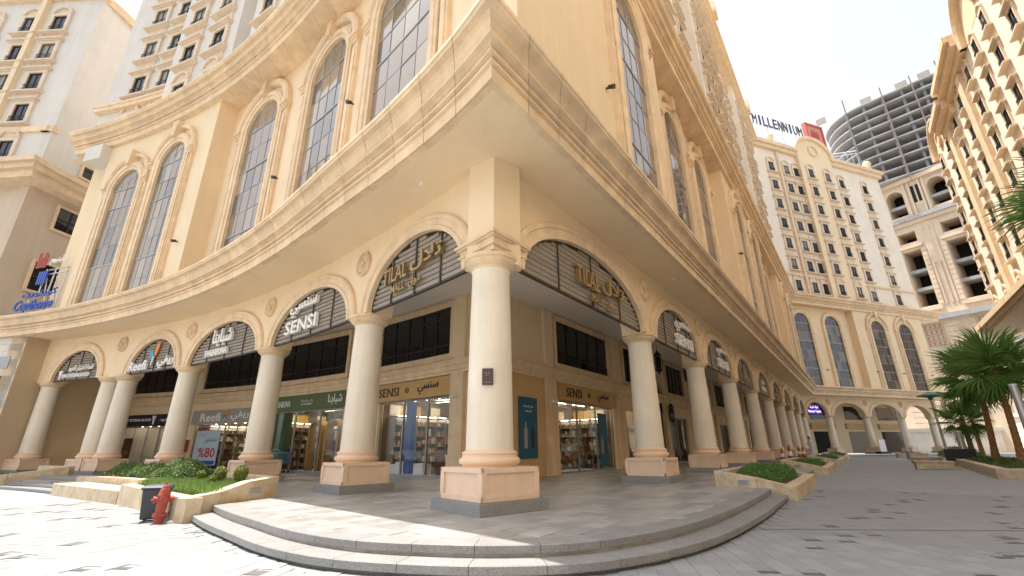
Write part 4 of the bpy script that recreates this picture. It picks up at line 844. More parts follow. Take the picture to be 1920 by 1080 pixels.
# ================================================================== LEFT NEIGHBOUR TOWER
lt = thing('left_tower', (-32, 26, 0), 'white hotel tower on the far left with shade-toned side wall', 'building')
FT = Line((-31.0, 25.3), R_(93)); FS = Line((-32.1, 26.1), R_(10))       # front (runs left as s goes negative) and side wall
MB(FT).box(-26, 0, -14, 0, 18.5, 34.2).build('tower_wall', T['white'], lt)
MB(FS).box(-.3, 16, -6, .95, 18.5, 34.2).build('tower_side', T['plaster'], lt) if False else None
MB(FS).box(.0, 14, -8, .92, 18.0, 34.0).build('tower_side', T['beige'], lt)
MB(FT).box(-26, .35, -.3, .35, 34.0, 34.6).build('roof_cornice', T['stone'], lt); MB(FS).box(-.6, 14, .5, 1.3, 33.8, 34.5).build('roof_cornice', T['stone'], lt)
MB(FT).box(-26, .15, -.3, .16, 21.7, 22.15).build('string_course', T['stone'], lt); MB(FS).box(-.9, 14, .5, 1.08, 21.7, 22.1).build('string_course', T['stone'], lt)
MB(FT).box(-4.6, -4.2, -.2, .35, 22.15, 34.0).build('pilaster', T['plaster'], lt)
for k in range(5):
    z = 20.6 + 2.75 * k
    for s in (-2.85, -5.2, -8.2, -10.6): hw(FT, s, 0, z + (0 if k else -.3), lt, HWA if k in (0, 4) else HW)
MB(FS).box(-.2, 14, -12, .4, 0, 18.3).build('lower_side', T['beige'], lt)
FB = Line((-32.1, 26.1), R_(95)); MB(FB).box(-25, .3, -6, .0, 6, 18.3).build('lower_front', T['white'], lt)
mb = MB(FB); mb.box(-25, 1.6, -1, 1.2, 17.9, 18.4); mb.box(-25, 1.9, -1, 1.5, 18.4, 18.75); mb.box(-25, 2.1, -1, 1.75, 18.75, 19.1); mb.build('front_cornice', T['stone'], lt)
mb = MB(FS); mb.box(-.9, 14, .3, 1.5, 17.905, 18.405); mb.box(-1.2, 14, .3, 1.8, 18.406, 18.756); mb.box(-1.4, 14, .3, 2.0, 18.757, 19.106); mb.build('side_cornice', T['stone'], lt)
n = 14; P = [(-2.5 + 1.2 * math.cos(math.pi * (1 - i / n)), 12.2 + 1.2 * math.sin(math.pi * (1 - i / n)), math.cos(math.pi * (1 - i / n)), math.sin(math.pi * (1 - i / n))) for i in range(n + 1)]
MB(FB).ring([(-3.7, 7, -1, 0)] + P + [(-1.3, 7, 1, 0)], [(0, 0), (0, .3), (.4, .35), (.4, 0)]).build('window_surround', T['stone'], lt); MB(FB).fprism([(-3.7, 7)] + [(p[0], p[1]) for p in P] + [(-1.3, 7)], 0, .04).build('pane', T['dglass'], lt)
def square_window(F, s, z, o, w_, h_, root):
    mb = MB(F); e = .16; a, b, c, d = s - w_ / 2, s + w_ / 2, z - h_ / 2, z + h_ / 2
    for q in ((a - e, b + e, c - e, c), (a - e, b + e, d, d + e), (a - e, a, c, d), (b, b + e, c, d)): mb.box(q[0], q[1], o - .02, o + .12, q[2], q[3])
    wn = mb.build('window', T['stone'], root); mb = MB(F)
    for q in ((a, b, c + h_ * .45, c + h_ * .52), (s - .05, s + .05, c, d), (a, a + .06, c, d), (b - .06, b, c, d)): mb.box(q[0], q[1], o + .01, o + .07, q[2], q[3])
    mb.build('window_frame', T['black'], wn)
    for i in range(2):
        for j in range(2): x0 = a + i * w_ / 2; z0 = c + j * h_ / 2; MB(F).quad((x0, o + .02, z0), (x0 + w_ / 2, o + .02, z0), (x0 + w_ / 2, o + .02, z0 + h_ / 2), (x0, o + .02, z0 + h_ / 2)).build('pane', T['dglass'], wn)
square_window(FS, 2.7, 20.55, .92, 1.5, 1.35, lt); square_window(FS, 2.6, 16.5, .4, 1.7, 1.6, lt); square_window(FS, 2.4, 12.2, .4, 1.8, 1.9, lt)
# low stone podium at the left end of the arcade
FP = Line((-24.75, 22.55), R_(100)); pod = thing('stone_podium', (-26, 23, 0), 'pale stone-clad ground floor wall at the far left end of the arcade', 'building')
mb = MB(FP); mb.box(-14, .05, -1.5, -.03, 0, 6.84); mb.build('wall_core', T['white'], pod)
for j in range(17):
    z0 = .1 + .4 * j; x = -5.0
    while x < -.05:
        x1 = min(x + (1.0 if (j % 2 or x > -5) else .5), 0.05); skip = (x1 < -.9 and 5.0 < z0 + .2 < 5.9) or (x1 < -1.0 and 3.2 < z0 + .2 < 4.9)
        if not skip: MB(FP).box(x + .006, x1 - .006, -.03, 0, z0 + .006, min(z0 + .394, 6.84)).build('stone_course', T['granite_lt'] if z0 in (.9, 1.7) else T['white'], pod)
        x = x1
MB(FP).box(-12, -.55, -.02, .03, 5.25, 5.85).build('dark_band', T['frame_al'], pod); MB(FP).box(-12, -.75, -.02, .04, 3.4, 4.85).build('dark_window', T['dglass'], pod)
FPs = Line((-24.75, 22.55), R_(10)); MB(FPs).box(0, 14, -.9, .05, 0, 6.83).build('side_wall', T['plaster'], pod)
# rooftop style sign standing on the cornice at the left
cs = thing('cornice_sign', FL(29.6, 1.2, 7.8), 'blue and red hotel sign letters standing on the left cornice', 'sign')
letters('script_lettering', FL, 29.6, 1.3, 8.55, 'Copthorne', .75, 2.9, T['blue'], cs, .06, .02, .25); letters('arabic_lettering', FL, 29.4, 1.3, 9.25, arabic('كوبثورن'), .42, 2.6, T['blue'], cs, .06, .01)
letters('lower_lettering', FL, 30.8, 1.3, 7.98, 'HOTELS', .22, 1.4, T['blue'], cs, .05)
mb = MB(FL)
for i in range(4): mb.box(29.35 + i * .17, 29.47 + i * .17, 1.28, 1.34, 9.75, 10.5)
mb.build('blue_bars', T['blue'], cs); mb = MB(FL)
for i, h_ in enumerate((.75, .9, .6, .6, .9)): mb.box(29.75 + i * .15, 29.85 + i * .15, 1.28, 1.34, 10.75, 10.75 + h_)
mb.build('red_bars', T['red'], cs); letters('white_lettering', FL, 28.75, 1.3, 11.1, arabic('ميلينيوم'), .5, 1.4, T['wlet'], cs, .05); mb = MB(FL)
for z in (10.35, 10.6): mb.tube([(29.5, 1.2, z), (28.0, 1.2, z + .02)], .035, 6)
for s in (29.9, 29.2, 28.2, 30.5): mb.tube([(s, 1.15, 7.8), (s - .12, 1.15, 10.7 if s < 30 else 9.0)], .035, 6)
for s in (28.9, 29.7): mb.tube([(s, .7, 7.8), (s - .1, 1.15, 10.2)], .03, 6)
mb.build('steel_frame', T['steel'], cs)
# ================================================================== RIGHT HOTEL ACROSS THE PLAZA
class Mir(Line):                                                  # facade facing the arcade: along runs towards the camera
    def __init__(s, off): s.p = FR.p + FR.n * off; s.d = -FR.d; s.n = -FR.n
FH = Mir(17.0); ho = thing('right_hotel', FH(-30, -4, 0), 'sunlit cream hotel on the right with projecting window frames and curved gables', 'building')
MB(FH).box(-49.9, 30, -14, 0, 11.3, 28.2).build('wall', T['pinkish'], ho)
SHW = hotel_window(.85, 1.3, 0, 0, deep=.12, e=.13, pj=.9, apron=False); SHWA = hotel_window(.85, 1.3, 0, 0, arch=True, hood=False, deep=.12, e=.13, pj=.9, apron=False)
for a, b in ((-44.0, -36.4), (-29.0, -18)):
    pass
for s in (-43.4, -36.6): MB(FH).box(s - .5, s + .5, -.1, .3, 11.3, 28.2).build('pilaster', T['ochre'] if False else T['stone'], ho)
for k in range(6):
    z = 12.5 + 2.95 * k - .3
    for s in (-48.8, -45.3, -41.3, -38.4, -34.8, -31.9, -29.2, -26.0, -22.4, -19, -15.8):
        hw(FH, s, 0, z, ho, SHWA if k in (0, 5) else SHW)
def gable(F, s, w_, z, h_, o, root):
    n = 18; P = [(s + w_ * math.cos(math.pi * (1 - i / n)), z + h_ * math.sin(math.pi * (1 - i / n)), math.cos(math.pi * (1 - i / n)), math.sin(math.pi * (1 - i / n))) for i in range(n + 1)]
    MB(F).fprism([(p[0], p[1]) for p in P], o - .6, o).build('gable', T['plaster'], root)
    MB(F).ring(P, [(-.05, o - .7), (-.05, o + .3), (.2, o + .45), (.38, o + .45), (.38, o - .7)]).build('gable_coping', T['stone'], root)
    MB(F).ring([(s + .55 * math.cos(i * math.pi / 8), z + h_ * .35 + .55 * math.sin(i * math.pi / 8), math.cos(i * math.pi / 8), math.sin(i * math.pi / 8)) for i in range(16)], [(0, o - .05), (0, o + .22), (.22, o + .22), (.22, o - .05)], closed=True).build('medallion', T['stone'], root)
    MB(F).fprism([(s + .5 * math.cos(i * math.pi / 8), z + h_ * .35 + .5 * math.sin(i * math.pi / 8)) for i in range(16)], o, o + .12).build('medallion_boss', T['stone'], root)
gable(FH, -47.4, 2.6, 28.1, 2.6, .0, ho); gable(FH, -29.0, 4.3, 28.3, 3.6, .0, ho)
for a, b in ((-44.7, -40.2), (-40.2, -33.4), (-24.6, 30)):
    dz = .9 if a == -40.2 else 0
    mb = MB(FH); mb.box(a, b, -.5, .35, 27.4 + dz, 28.0 + dz); mb.box(a - .1, b, -.6, .75, 28.0 + dz, 28.5 + dz); mb.box(a - .2, b, -.7, 1.05, 28.5 + dz, 29.0 + dz); mb.build('roof_cornice', T['stone'], ho)
mb = MB(FH); mb.box(-40.2, -33.4, -6, -.02, 27.8, 29.4); mb.build('attic', T['plaster'], ho)
mb = MB(FH); mb.box(-50.3, 30, -2.5, 1.2, 10.3, 10.6); mb.box(-50.5, 30, -2.6, 1.4, 10.6, 10.85); mb.box(-50.7, 30, -2.7, 1.6, 10.85, 11.3); mb.build('canopy_cornice', T['stone'], ho)
MB(FH).box(-48.5, 30, -14, -3.5, 0, 10.1).build('podium', T['plaster'], ho)
# ================================================================== UNFINISHED TOWER
ut = thing('unfinished_tower', (78, 78, 0), 'bare concrete tower under construction with open curved floors above a carved podium', 'building')
FU = Line((74.25, 74.25), R_(150)); FV = Line((74.25, 74.25), R_(138))    # podium wall and tower face
def uplan(s0, s1, o, r):                                           # outline with a rounded far end
    P = [FV(s1, o, 0)[:2]]
    for i in range(13):
        t = math.pi / 2 * i / 12; P.append(FV(s0 + r - r * math.sin(t), o - r + r * math.cos(t), 0)[:2])
    return P + [FV(s0, o - 22, 0)[:2], FV(s1, o - 22, 0)[:2]]
for k in range(10):
    z = 48.6 + 2.0 * k; P_ = uplan(-10.5 + .15 * (k % 3), 30, 1.6 - .25 * (k % 2), 8)
    mb = MB(); mb.prism(P_, z, z + .26); mb.build('floor_slab', T['concrete2'], ut)
for k in range(9):
    z = 48.86 + 2.0 * k
    for s in (-5.2, -2.2, .9, 3.9, 6.9, 9.9, 13): MB(FV).box(s - .22, s + .22, .3, .95, z, z + 1.74).build('column', T['concrete'], ut)
    for s in (-8.6, -7.3): MB(FV).box(s - .15, s + .15, -4.5, -4.0, z, z + 1.74).build('column', T['concrete'], ut)
MB(FV).box(-7.5, 30, -9, -2.6, 48.6, 67.0).build('core_wall', T['concrete'], ut)  # set close behind the columns, dark to stand in for shaded depth
rust = mat('rust_steel', (.26, .19, .15), .8, .1, 2, 0, 0)
for s, zt_, m_ in ((-5.0, 69.6, T['concrete']), (1.1, 68.6, rust), (5.6, 68.3, rust), (9.5, 69, rust)): MB(FV).box(s - .1, s + .1, 1.65, 1.85, 47, zt_).build('hoist_mast', m_, ut)
mb = MB(FV)
for s, z in ((-9.5, 66.9), (-1.5, 67.0), (4.2, 67.0), (7.6, 67.0), (12, 67)): mb.box(s - .9, s + .9, .8, 1.0, z - .2, z + 1.3)
mb.build('debris_netting', T['greyfas'], ut)
mb = MB(FV); mb.tube([(-10.4, 2.4, 58.5), (-5.2, 2.4, 56.8)], .12, 5); mb.tube([(-10.4, 2.4, 57.8), (-5.2, 2.4, 56.2)], .08, 5)
for k in range(6): mb.tube([(-9 + .75 * k, 2.4, 58.0 - .25 * k), (-9 + .75 * k, 2.4, 49)], .05, 4)
mb.build('scaffold', T['steel'], ut)
# podium: piers between tall dark openings, ledges, rustication, pierced screens
ops = [(-3.5, -.9), (2.75, 5.35), (9.0, 11.6)]; zs = [(24.2, 34.7), (36.3, 38.3), (41.6, 46.4)]
MB(FU).box(-14, 28, -10, -4.2, 0, 48).build('podium_core', T['dkvoid'], ut)
pw = MB(FU); prev = -14
for a, b in ops: pw.box(prev, a, -4.4, 0, 22, 48); prev = b
pw.box(prev, 28, -4.4, 0, 22, 48)
for a, b in ops:
    for z0, z1 in ((22, 24.2), (34.7, 36.3), (38.3, 41.6), (47.3, 48)): pw.box(a, b, -4.4, -.03, z0, z1)
    n = 12; mx_, h_ = (a + b) / 2, (b - a) / 2
    for i in range(n):
        x0 = mx_ - h_ * math.cos(math.pi * i / n); x1 = mx_ - h_ * math.cos(math.pi * (i + 1) / n); z0 = 45.6 + 1.3 * math.sin(math.pi * i / n); z1 = 45.6 + 1.3 * math.sin(math.pi * (i + 1) / n)
        pw.quad((x0, -.03, z0), (x1, -.03, z1), (x1, -.03, 47.4), (x0, -.03, 47.4)); pw.quad((x0, -.03, z0), (x1, -.03, z1), (x1, -3, z1), (x0, -3, z0))
pw.build('podium_wall', T['carved'], ut)
for a, b in ops:
    for z in (27.2, 30.6, 43.4): MB(FU).box(a, b, -3.5, -.5, z, z + .55).build('spandrel_beam', T['concrete2'], ut)
    MB(FU).box(a - .5, b + .5, -.1, .35, 35.2, 35.7).build('window_sill', T['carved'], ut); MB(FU).box(a - .5, b + .5, -.1, .4, 23.3, 23.9).build('window_sill', T['carved'], ut)
    for j in range(12):
        for x in (a - .75, b + .12): MB(FU).box(x, x + .63, -.05, .14, 24.2 + .9 * j, 25.0 + .9 * j).build('rusticated_block', T['carved'], ut)
for s in (.2, 1.0, 1.6, 6.5, 7.3): MB(FU).box(s - .14, s + .14, -.05, .12, 24.0, 38.6).build('carved_rib', T['carved'], ut)
MB(FU).box(.1, 1.75, -.05, .10, 31.5, 37.6).build('carved_panel', T['carved'], ut)
for x in (-.55, .15, 1.75, 2.3): MB(FU).box(x, x + .3, -.05, .3, 41, 48).build('pier', T['carved'], ut)
for x in (.5, 1.25): MB(FU).box(x - .05, x + .45, -.05, .02, 43.4, 46.8).build('void_opening', T['dkvoid'], ut)
for z0, z1, o, m_ in ((47.7, 48.5, .7, 'carved'), (40.2, 40.9, .8, 'concrete2'), (39.5, 40.2, .45, 'carved'), (21.4, 22.2, 1.2, 'concrete2'), (16.0, 16.5, .9, 'concrete2'), (15.5, 16.0, .6, 'carved')): MB(FU).box(-14, 28, -.5, o, z0, z1).build('ledge', T[m_], ut)
MB(FU).box(-14, 28, -4, .3, 0, 21.5).build('base_wall', T['carved'], ut)
for j in range(24):
    for a, b in ((-9, -4.9), (-.6, 1.1), (2.2, 3.0), (6.6, 8.0)):
        if j < 16 and a == -9 or 17 < .3 + .9 * j < 21 or (a < -5 and True): MB(FU).box(a, b, .3, .42, .3 + .9 * j, 1.1 + .9 * j).build('rusticated_block', T['carved'], ut)
scrg = mat('screen_ground', (.38, .24, .17), .9, .1, 1, 0, .2, 5)
for s in (-4.0, 3.1):                                              # pierced stone screens
    scn = MB(FU).box(s, s + 2.8, .3, .34, 17.0, 21.0).build('pierced_screen', scrg, ut); mb = MB(FU)
    for i in range(5): mb.box(s + i * .67, s + i * .67 + .10, .34, .48, 17.0, 21.0)
    for j in range(5): mb.box(s, s + 2.8, .34, .485, 17.0 + j * .97, 17.1 + j * .97)
    for i in range(4):
        for j in range(4):
            cx, cz = s + .385 + i * .67, 17.54 + j * .97; mb.ring([(cx + .17 * math.cos(q * math.pi / 4), cz + .25 * math.sin(q * math.pi / 4), math.cos(q * math.pi / 4), math.sin(q * math.pi / 4)) for q in range(8)], [(0, .34), (0, .46), (.09, .46), (.09, .34)], closed=True)
    mb.build('screen_lattice', T['carved'], scn)
for s in (-3.6, 1.6, 6.8):
    n = 12; P = [(s + 1.1 * math.cos(math.pi * (1 - i / n)), 12.2 + 1.5 * math.sin(math.pi * (1 - i / n)), math.cos(math.pi * (1 - i / n)), math.sin(math.pi * (1 - i / n))) for i in range(n + 1)]
    MB(FU).ring([(s - 1.1, 3, -1, 0)] + P + [(s + 1.1, 3, 1, 0)], [(0, .25), (0, .55), (.4, .55), (.4, .25)]).build('blind_arch', T['carved'], ut)
# ================================================================== LOW BUILDINGS BEYOND THE FAR ARCADE
def low_block(x, y, w_, d_, h_, az, m_, label, wins=True):
    F = Line((x, y), R_(az)); r = thing('distant_building', (x, y, 0), label, 'building'); MB(F).box(0, w_, -d_, 0, 0, h_).build('wall', m_, r); MB(F).box(-.3, w_ + .3, -d_ - .3, .3, h_, h_ + .5).build('parapet', T['white'], r)
    if wins:
        for k in range(int(w_ / 5)): MB(F).box(2 + 5 * k, 3.6 + 5 * k, -.02, .05, h_ * .45, h_ * .7).build('window', T['dglass'], r)
low_block(62, 96, 40, 12, 6.5, 80, T['white'], 'low white building seen through the last far arch'); low_block(56, 78, 50, .4, 3.2, 105, T['white'], 'long white boundary wall behind the palms', False)
low_block(70, 62, 40, 14, 5.0, 120, T['pinkish'], 'low pale building behind the right palms')
# city blocks across the square, behind the viewer, mirrored in the glazing
def opposite(x, y, w_, d_, h_, az, label):
    F = Line((x, y), R_(az)); r = thing('opposite_building', (x, y, 0), label, 'building', 'buildings across the square'); MB(F).box(0, w_, -d_, 0, 0, h_).build('wall', T['plaster'], r)
    wm = MB().box(-.6, .6, -.06, .02, 0, 1.7).mesh('window', T['dglass'])
    for k in range(int(h_ / 3.4)):
        for i in range(int(w_ / 3.2)): put('window', wm, r, F(1.6 + 3.2 * i, 0, 1.2 + 3.4 * k), rz_of(F, 0))
opposite(38, -62, 84, 14, 15, -90, 'cream hotel slab facing the corner across the square'); opposite(-60, -44, 46, 14, 14, -55, 'cream hotel wing closing the left of the square')
# ================================================================== SIGNS IN THE ARCHES
def arch_sign(F, s, label): return thing('arch_sign', F(s, .12, SPR), label, 'sign', 'shop names mounted on the arch screens')
a1 = arch_sign(FL, 2.6, 'gold sign reading TILAL MALL on the arch left of the corner column')
letters('latin_lettering', FL, 3.30, .37, 5.36, 'TILAL', .40, 1.10, T['gold'], a1, .10, .012); letters('arabic_lettering', FL, 1.95, .37, 5.42, arabic('تلال'), .46, 1.30, T['gold'], a1, .10, .02)
letters('small_latin_lettering', FL, 3.15, .37, 4.97, 'MALL', .2, .62, T['gold'], a1, .06, .01); letters('small_arabic_lettering', FL, 2.4, .37, 4.97, arabic('مول'), .26, .5, T['gold'], a1, .06, .01)
a2 = arch_sign(FR, 4.2, 'gold sign reading TILAL MALL on the wide arch right of the corner column')
letters('latin_lettering', FR, 3.45, .37, 5.32, 'TILAL', .46, 1.25, T['gold'], a2, .10, .012); letters('arabic_lettering', FR, 4.95, .37, 5.38, arabic('تلال'), .46, 1.45, T['gold'], a2, .10, .02)
letters('small_latin_lettering', FR, 3.95, .37, 4.88, 'MALL', .22, .65, T['gold'], a2, .06, .01); letters('small_arabic_lettering', FR, 4.75, .37, 4.86, arabic('مول'), .26, .5, T['gold'], a2, .06, .01)
def sensi(F, s, label, k=1.0):
    r = arch_sign(F, s, label); letters('latin_lettering', F, s, .37, 5.08, 'SENSI', .44, 2.1 * k, T['wlet'], r, .10, .014); letters('arabic_lettering', F, s + F.sg * .05, .37, 5.68, arabic('سنسي'), .54, 1.8 * k, T['wlet'], r, .10, .02); return r
sensi(FL, 8.75, 'white sign reading SENSI on the second arch left of the corner'); sensi(FR, 11.5, 'white sign reading SENSI on the second arch right of the corner'); sensi(FR, 17.8, 'white sign reading SENSI on the third arch right of the corner')
a3 = arch_sign(FL, 15, 'white sign reading SHABABUNA on the third arch left of the corner'); letters('latin_lettering', FL, 15.0, .37, 4.98, 'SHABABUNA', .28, 1.75, T['wlet'], a3, .10, .012); letters('arabic_lettering', FL, 14.7, .37, 5.56, arabic('شبابنا'), .72, 1.5, T['wlet'], a3, .10, .02)
a4 = arch_sign(FL, 20.2, 'Reefi sign with teal and orange bird on the fourth left arch'); letters('latin_lettering', FL, 21.3, .37, 4.98, 'Reefi', .44, 1.4, T['wlet'], a4, .10, .016); letters('arabic_lettering', FL, 19.05, .37, 5.0, arabic('ريفي'), .54, 1.3, T['wlet'], a4, .10, .02); bird(FL, 20.2, .34, 5.45, .72, a4)
a5 = arch_sign(FL, 26.2, 'white two-line sign with a flacon emblem on the leftmost arch'); letters('latin_lettering', FL, 26.2, .37, 4.86, 'QMAT IKTIBAR ALOUD', .22, 2.1, T['wlet'], a5, .06, .012); letters('arabic_lettering', FL, 25.95, .37, 5.22, arabic('قمة اختبار العود'), .34, 1.9, T['wlet'], a5, .06, .012)
MB(FL).fprism([(27.38, 4.72), (27.46, 4.72), (27.48, 4.95), (27.56, 5.15), (27.26, 5.15), (27.36, 4.95)], .33, .38).build('flacon_emblem', T['wlet'], a5)
for i, k in enumerate(range(3, 8)):
    s = (openR[k][0] + openR[k][1]) / 2; r = arch_sign(FR, s, 'small shop sign on the receding right arcade, %s arch from the corner' % ['fourth', 'fifth', 'sixth', 'seventh', 'eighth'][i])
    m_ = T['wlet'] if k == 4 else T['gold']; letters('arabic_lettering', FR, s, .37, 5.45, arabic(['عطور', 'نور', 'عود', 'طيب', 'زهور'][i]), .4, 1.2, m_, r, .06, .015); letters('latin_lettering', FR, s, .37, 4.98, ['ATYAB', 'NOOR', 'OUD', 'TEEB', 'ZUHUR'][i], .3, 1.6, m_, r, .06, .01)
# ================================================================== PLANTERS
def poly_L(ss, os): return [FL(s, o, 0)[:2] for s, o in zip(ss, os)]
def wallring(F, pts, th, z0, z1s, root, name='kerb_wall'):
    "low wall following facade-frame points with a height for each; each stretch its own slab"
    for i in range(len(pts) - 1):
        (s0, o0), (s1, o1) = pts[i], pts[i + 1]; P0 = Vector(F(s0, o0, 0)[:2]); P1 = Vector(F(s1, o1, 0)[:2]); d = (P1 - P0).normalized(); n_ = Vector((-d.y, d.x)) * th
        a, b = P0 + d * .004, P1 - d * .004; mb = MB()
        mb.add([(*a, z0), (*b, z0), (*(b + n_), z0), (*(a + n_), z0), (*a, z1s[i]), (*b, z1s[i + 1]), (*(b + n_), z1s[i + 1]), (*(a + n_), z1s[i])], [(3, 2, 1, 0), (4, 5, 6, 7), (0, 1, 5, 4), (1, 2, 6, 5), (2, 3, 7, 6), (3, 0, 4, 7)])
        bev(mb.build(name, T['travertine'], root), .008)
def leaves(vol_fn, n, size, m_, name, root, up_bias=.3, kind=None, asp=1.8):
    mb = MB()
    for _ in range(n):
        p, nrm = vol_fn(); p = Vector(p); d = (Vector(nrm) + Vector((random.gauss(0, .6), random.gauss(0, .6), random.gauss(0, .5) + up_bias))).normalized()
        a = d.cross(Vector((random.gauss(0, 1), random.gauss(0, 1), random.gauss(0, 1)))).normalized(); b = d.cross(a); l = size * random.uniform(.6, 1.3); w_ = l / asp
        mb.add([p - a * l * .5, p + b * w_ * .5 + d * l * .06, p + a * l * .5, p - b * w_ * .5 + d * l * .06], [(0, 1, 2, 3)])
    return mb.build(name, m_, root, kind=kind)
def grass(F, pts, n, h_, m_, root, z, name='grass', lean=.35):
    ss = [p[0] for p in pts]; oo = [p[1] for p in pts]; mb = MB(); c = 0
    while c < n:
        s = random.uniform(min(ss), max(ss)); o = random.uniform(min(oo), max(oo))
        if not inside((s, o), pts): continue
        c += 1; x, y, _ = F(s, o, 0); zz = z(s, o) if callable(z) else z; h2 = h_ * random.uniform(.5, 1.3); t = random.uniform(0, 6.28); w_ = random.uniform(.006, .014); lx, ly = math.cos(t) * h2 * lean, math.sin(t) * h2 * lean; px, py = -math.sin(t) * w_, math.cos(t) * w_
        mb.add([(x - px, y - py, zz), (x + px, y + py, zz), (x + lx * .5 + px * .7, y + ly * .5 + py * .7, zz + h2 * .65), (x + lx, y + ly, zz + h2)], [(0, 1, 2, 3)])
    return mb.build(name, m_, root, kind='stuff')
# left planter: kerb walls, soil, grass, hedge, clipped shrubs
lp = thing('planter', FL(9, 2.8, GZ), 'long travertine planter with grass and hedge left of the round steps', 'planter')
F0 = (4.15, 3.62); TIP = (5.25, 1.72)
wallring(FL, [TIP, (4.85, 2.42), (4.5, 3.0), F0], -.24, GZ - .02, [.71, .66, .52, .46], lp)
wallring(FL, [F0, (6.0, 3.72), (7.8, 3.78), (9.5, 3.82)], -.26, GZ - .02, [.46, .46, .48, .51], lp)
wallring(FL, [(9.5, 3.84), (11.3, 4.0), (13.1, 4.08), (14.95, 4.1)], -.75, GZ - .02, [.36, .365, .37, .38], lp)
wallring(FL, [(9.5, 3.1), (12.2, 3.15), (15.0, 3.1), (17.4, 2.9)], -.22, GZ - .02, [.55, .54, .52, .46], lp)
wallring(FL, [(18.0, 1.75), (14, 1.55), (9, 1.5), TIP], -.2, GZ - .02, [.55, .62, .68, .71], lp)
gp = [(5.2, 1.85), (4.4, 3.4), (9.4, 3.55), (9.6, 2.95), (17.3, 2.75), (17.8, 1.8), (9, 1.65)]
MB().prism([FL(s, o, 0)[:2] for s, o in gp], GZ, .44).build('soil', T['soil'], lp)
gz = lambda s, o: .44
g1 = grass(FL, [(5.2, 1.9), (4.5, 3.3), (9.4, 3.5), (10.4, 2.9), (10.4, 1.7)], 15000, .15, T['grass'], None, gz, 'lawn_grass'); tag(g1, 'bright green grass filling the left planter', 'grass')
def hedge_vol(F, s0, s1, o0, o1, z0, z1, ru=.12):
    def f():
        t = random.random(); s = s0 + (s1 - s0) * t; u = random.uniform(-1, 1); o = (o0 + o1) / 2 + u * (o1 - o0) / 2; e = 1 - .55 * abs(u) ** 3; e2 = 1 - .5 * abs(2 * t - 1) ** 6; bump = .10 * math.sin(s * 3.1) + .06 * math.sin(s * 7.7 + u * 3)
        z = z0 + (z1 - z0) * e * e2 * (random.random() ** .35) + bump * (random.random() ** .4) * .8; return F(s, o, z), (0, 0, .4)
    return f
def hedge(F, s0, s1, o0, o1, z0, z1, n, label, name='hedge', m_=None, size=.055, group=None):
    c = F((s0 + s1) / 2, (o0 + o1) / 2, z0); r = thing(name, c, label, 'hedge', group)
    leaves(hedge_vol(F, s0, s1, o0, o1, z0, z1), n, size, m_ or T['hedge'], 'foliage', r)
    mb = MB(F)
    for k in range(int((s1 - s0) / .35)):
        s = s0 + .2 + .35 * k; mb.tube([(s, (o0 + o1) / 2, z0 - .05), (s + random.uniform(-.1, .1), (o0 + o1) / 2 + random.uniform(-.15, .15), z0 + (z1 - z0) * .7)], .014, 5)
    mb.build('stem', T['bark'], r); return r
hedge(FL, 11.0, 15.6, 1.95, 2.85, .42, .88, 9000, 'dense green hedge at the left end of the left planter'); hedge(FL, 9.4, 11.2, 1.75, 2.75, .42, 1.0, 5200, 'taller rounded hedge clump next to the planter grass')
def topiary(F, s, o, z, label, kk=1.0):
    c = Vector(F(s, o, z)); r = thing('clipped_shrub', c, label, 'shrub', 'clipped shrubs in the left planter')
    MB().tube([c, c + Vector((.02, 0, .2 * kk))], .02, 6).build('stem', T['bark'], r)
    def f():
        v = Vector((random.gauss(0, 1), random.gauss(0, 1), random.gauss(0, 1))).normalized(); q = random.uniform(.75, 1.05) + .12 * math.sin(v.x * 7) * math.cos(v.y * 6); return c + Vector((v.x * .145 * q * kk, v.y * .145 * q * kk, .32 * kk + v.z * .17 * q * kk)), v
    leaves(f, int(1500 * kk), .04, T['shrub'], 'foliage', r)
topiary(FL, 6.0, 2.3, .46, 'round clipped shrub nearest the tip of the left planter'); topiary(FL, 7.3, 2.35, .44, 'looser clipped shrub left of the round one', .95); topiary(FL, 7.0, 2.6, .42, 'tiny shrub in front of the looser clipped shrub', .6); topiary(FL, 8.6, 2.4, .44, 'tiny yellowish shrub next to the hedge clump', .7)
def recessed_light(F, s, o, z, ds, do, root, dz=.0):
    P0 = Vector(F(s, o, z)); P1 = Vector(F(s + ds, o + do, z)); d = (P1 - P0).normalized(); n_ = Vector((d.y, -d.x, 0)); mb = MB()
    def f(x, y, zz): return P0 + d * x + n_ * y + Vector((0, 0, zz))
    q = MB(f); q.box(-.14, .14, -.01, .012, -.055, .055); q.build('light_frame', T['steel'], root); q = MB(f)
    for k in range(4): q.box(-.12, .12, .012, .018, -.042 + .024 * k, -.032 + .024 * k)
    q.build('light_grille', T['bronze'], root)
recessed_light(FL, 4.93, 2.28, .48, -.6, 1.0, lp)
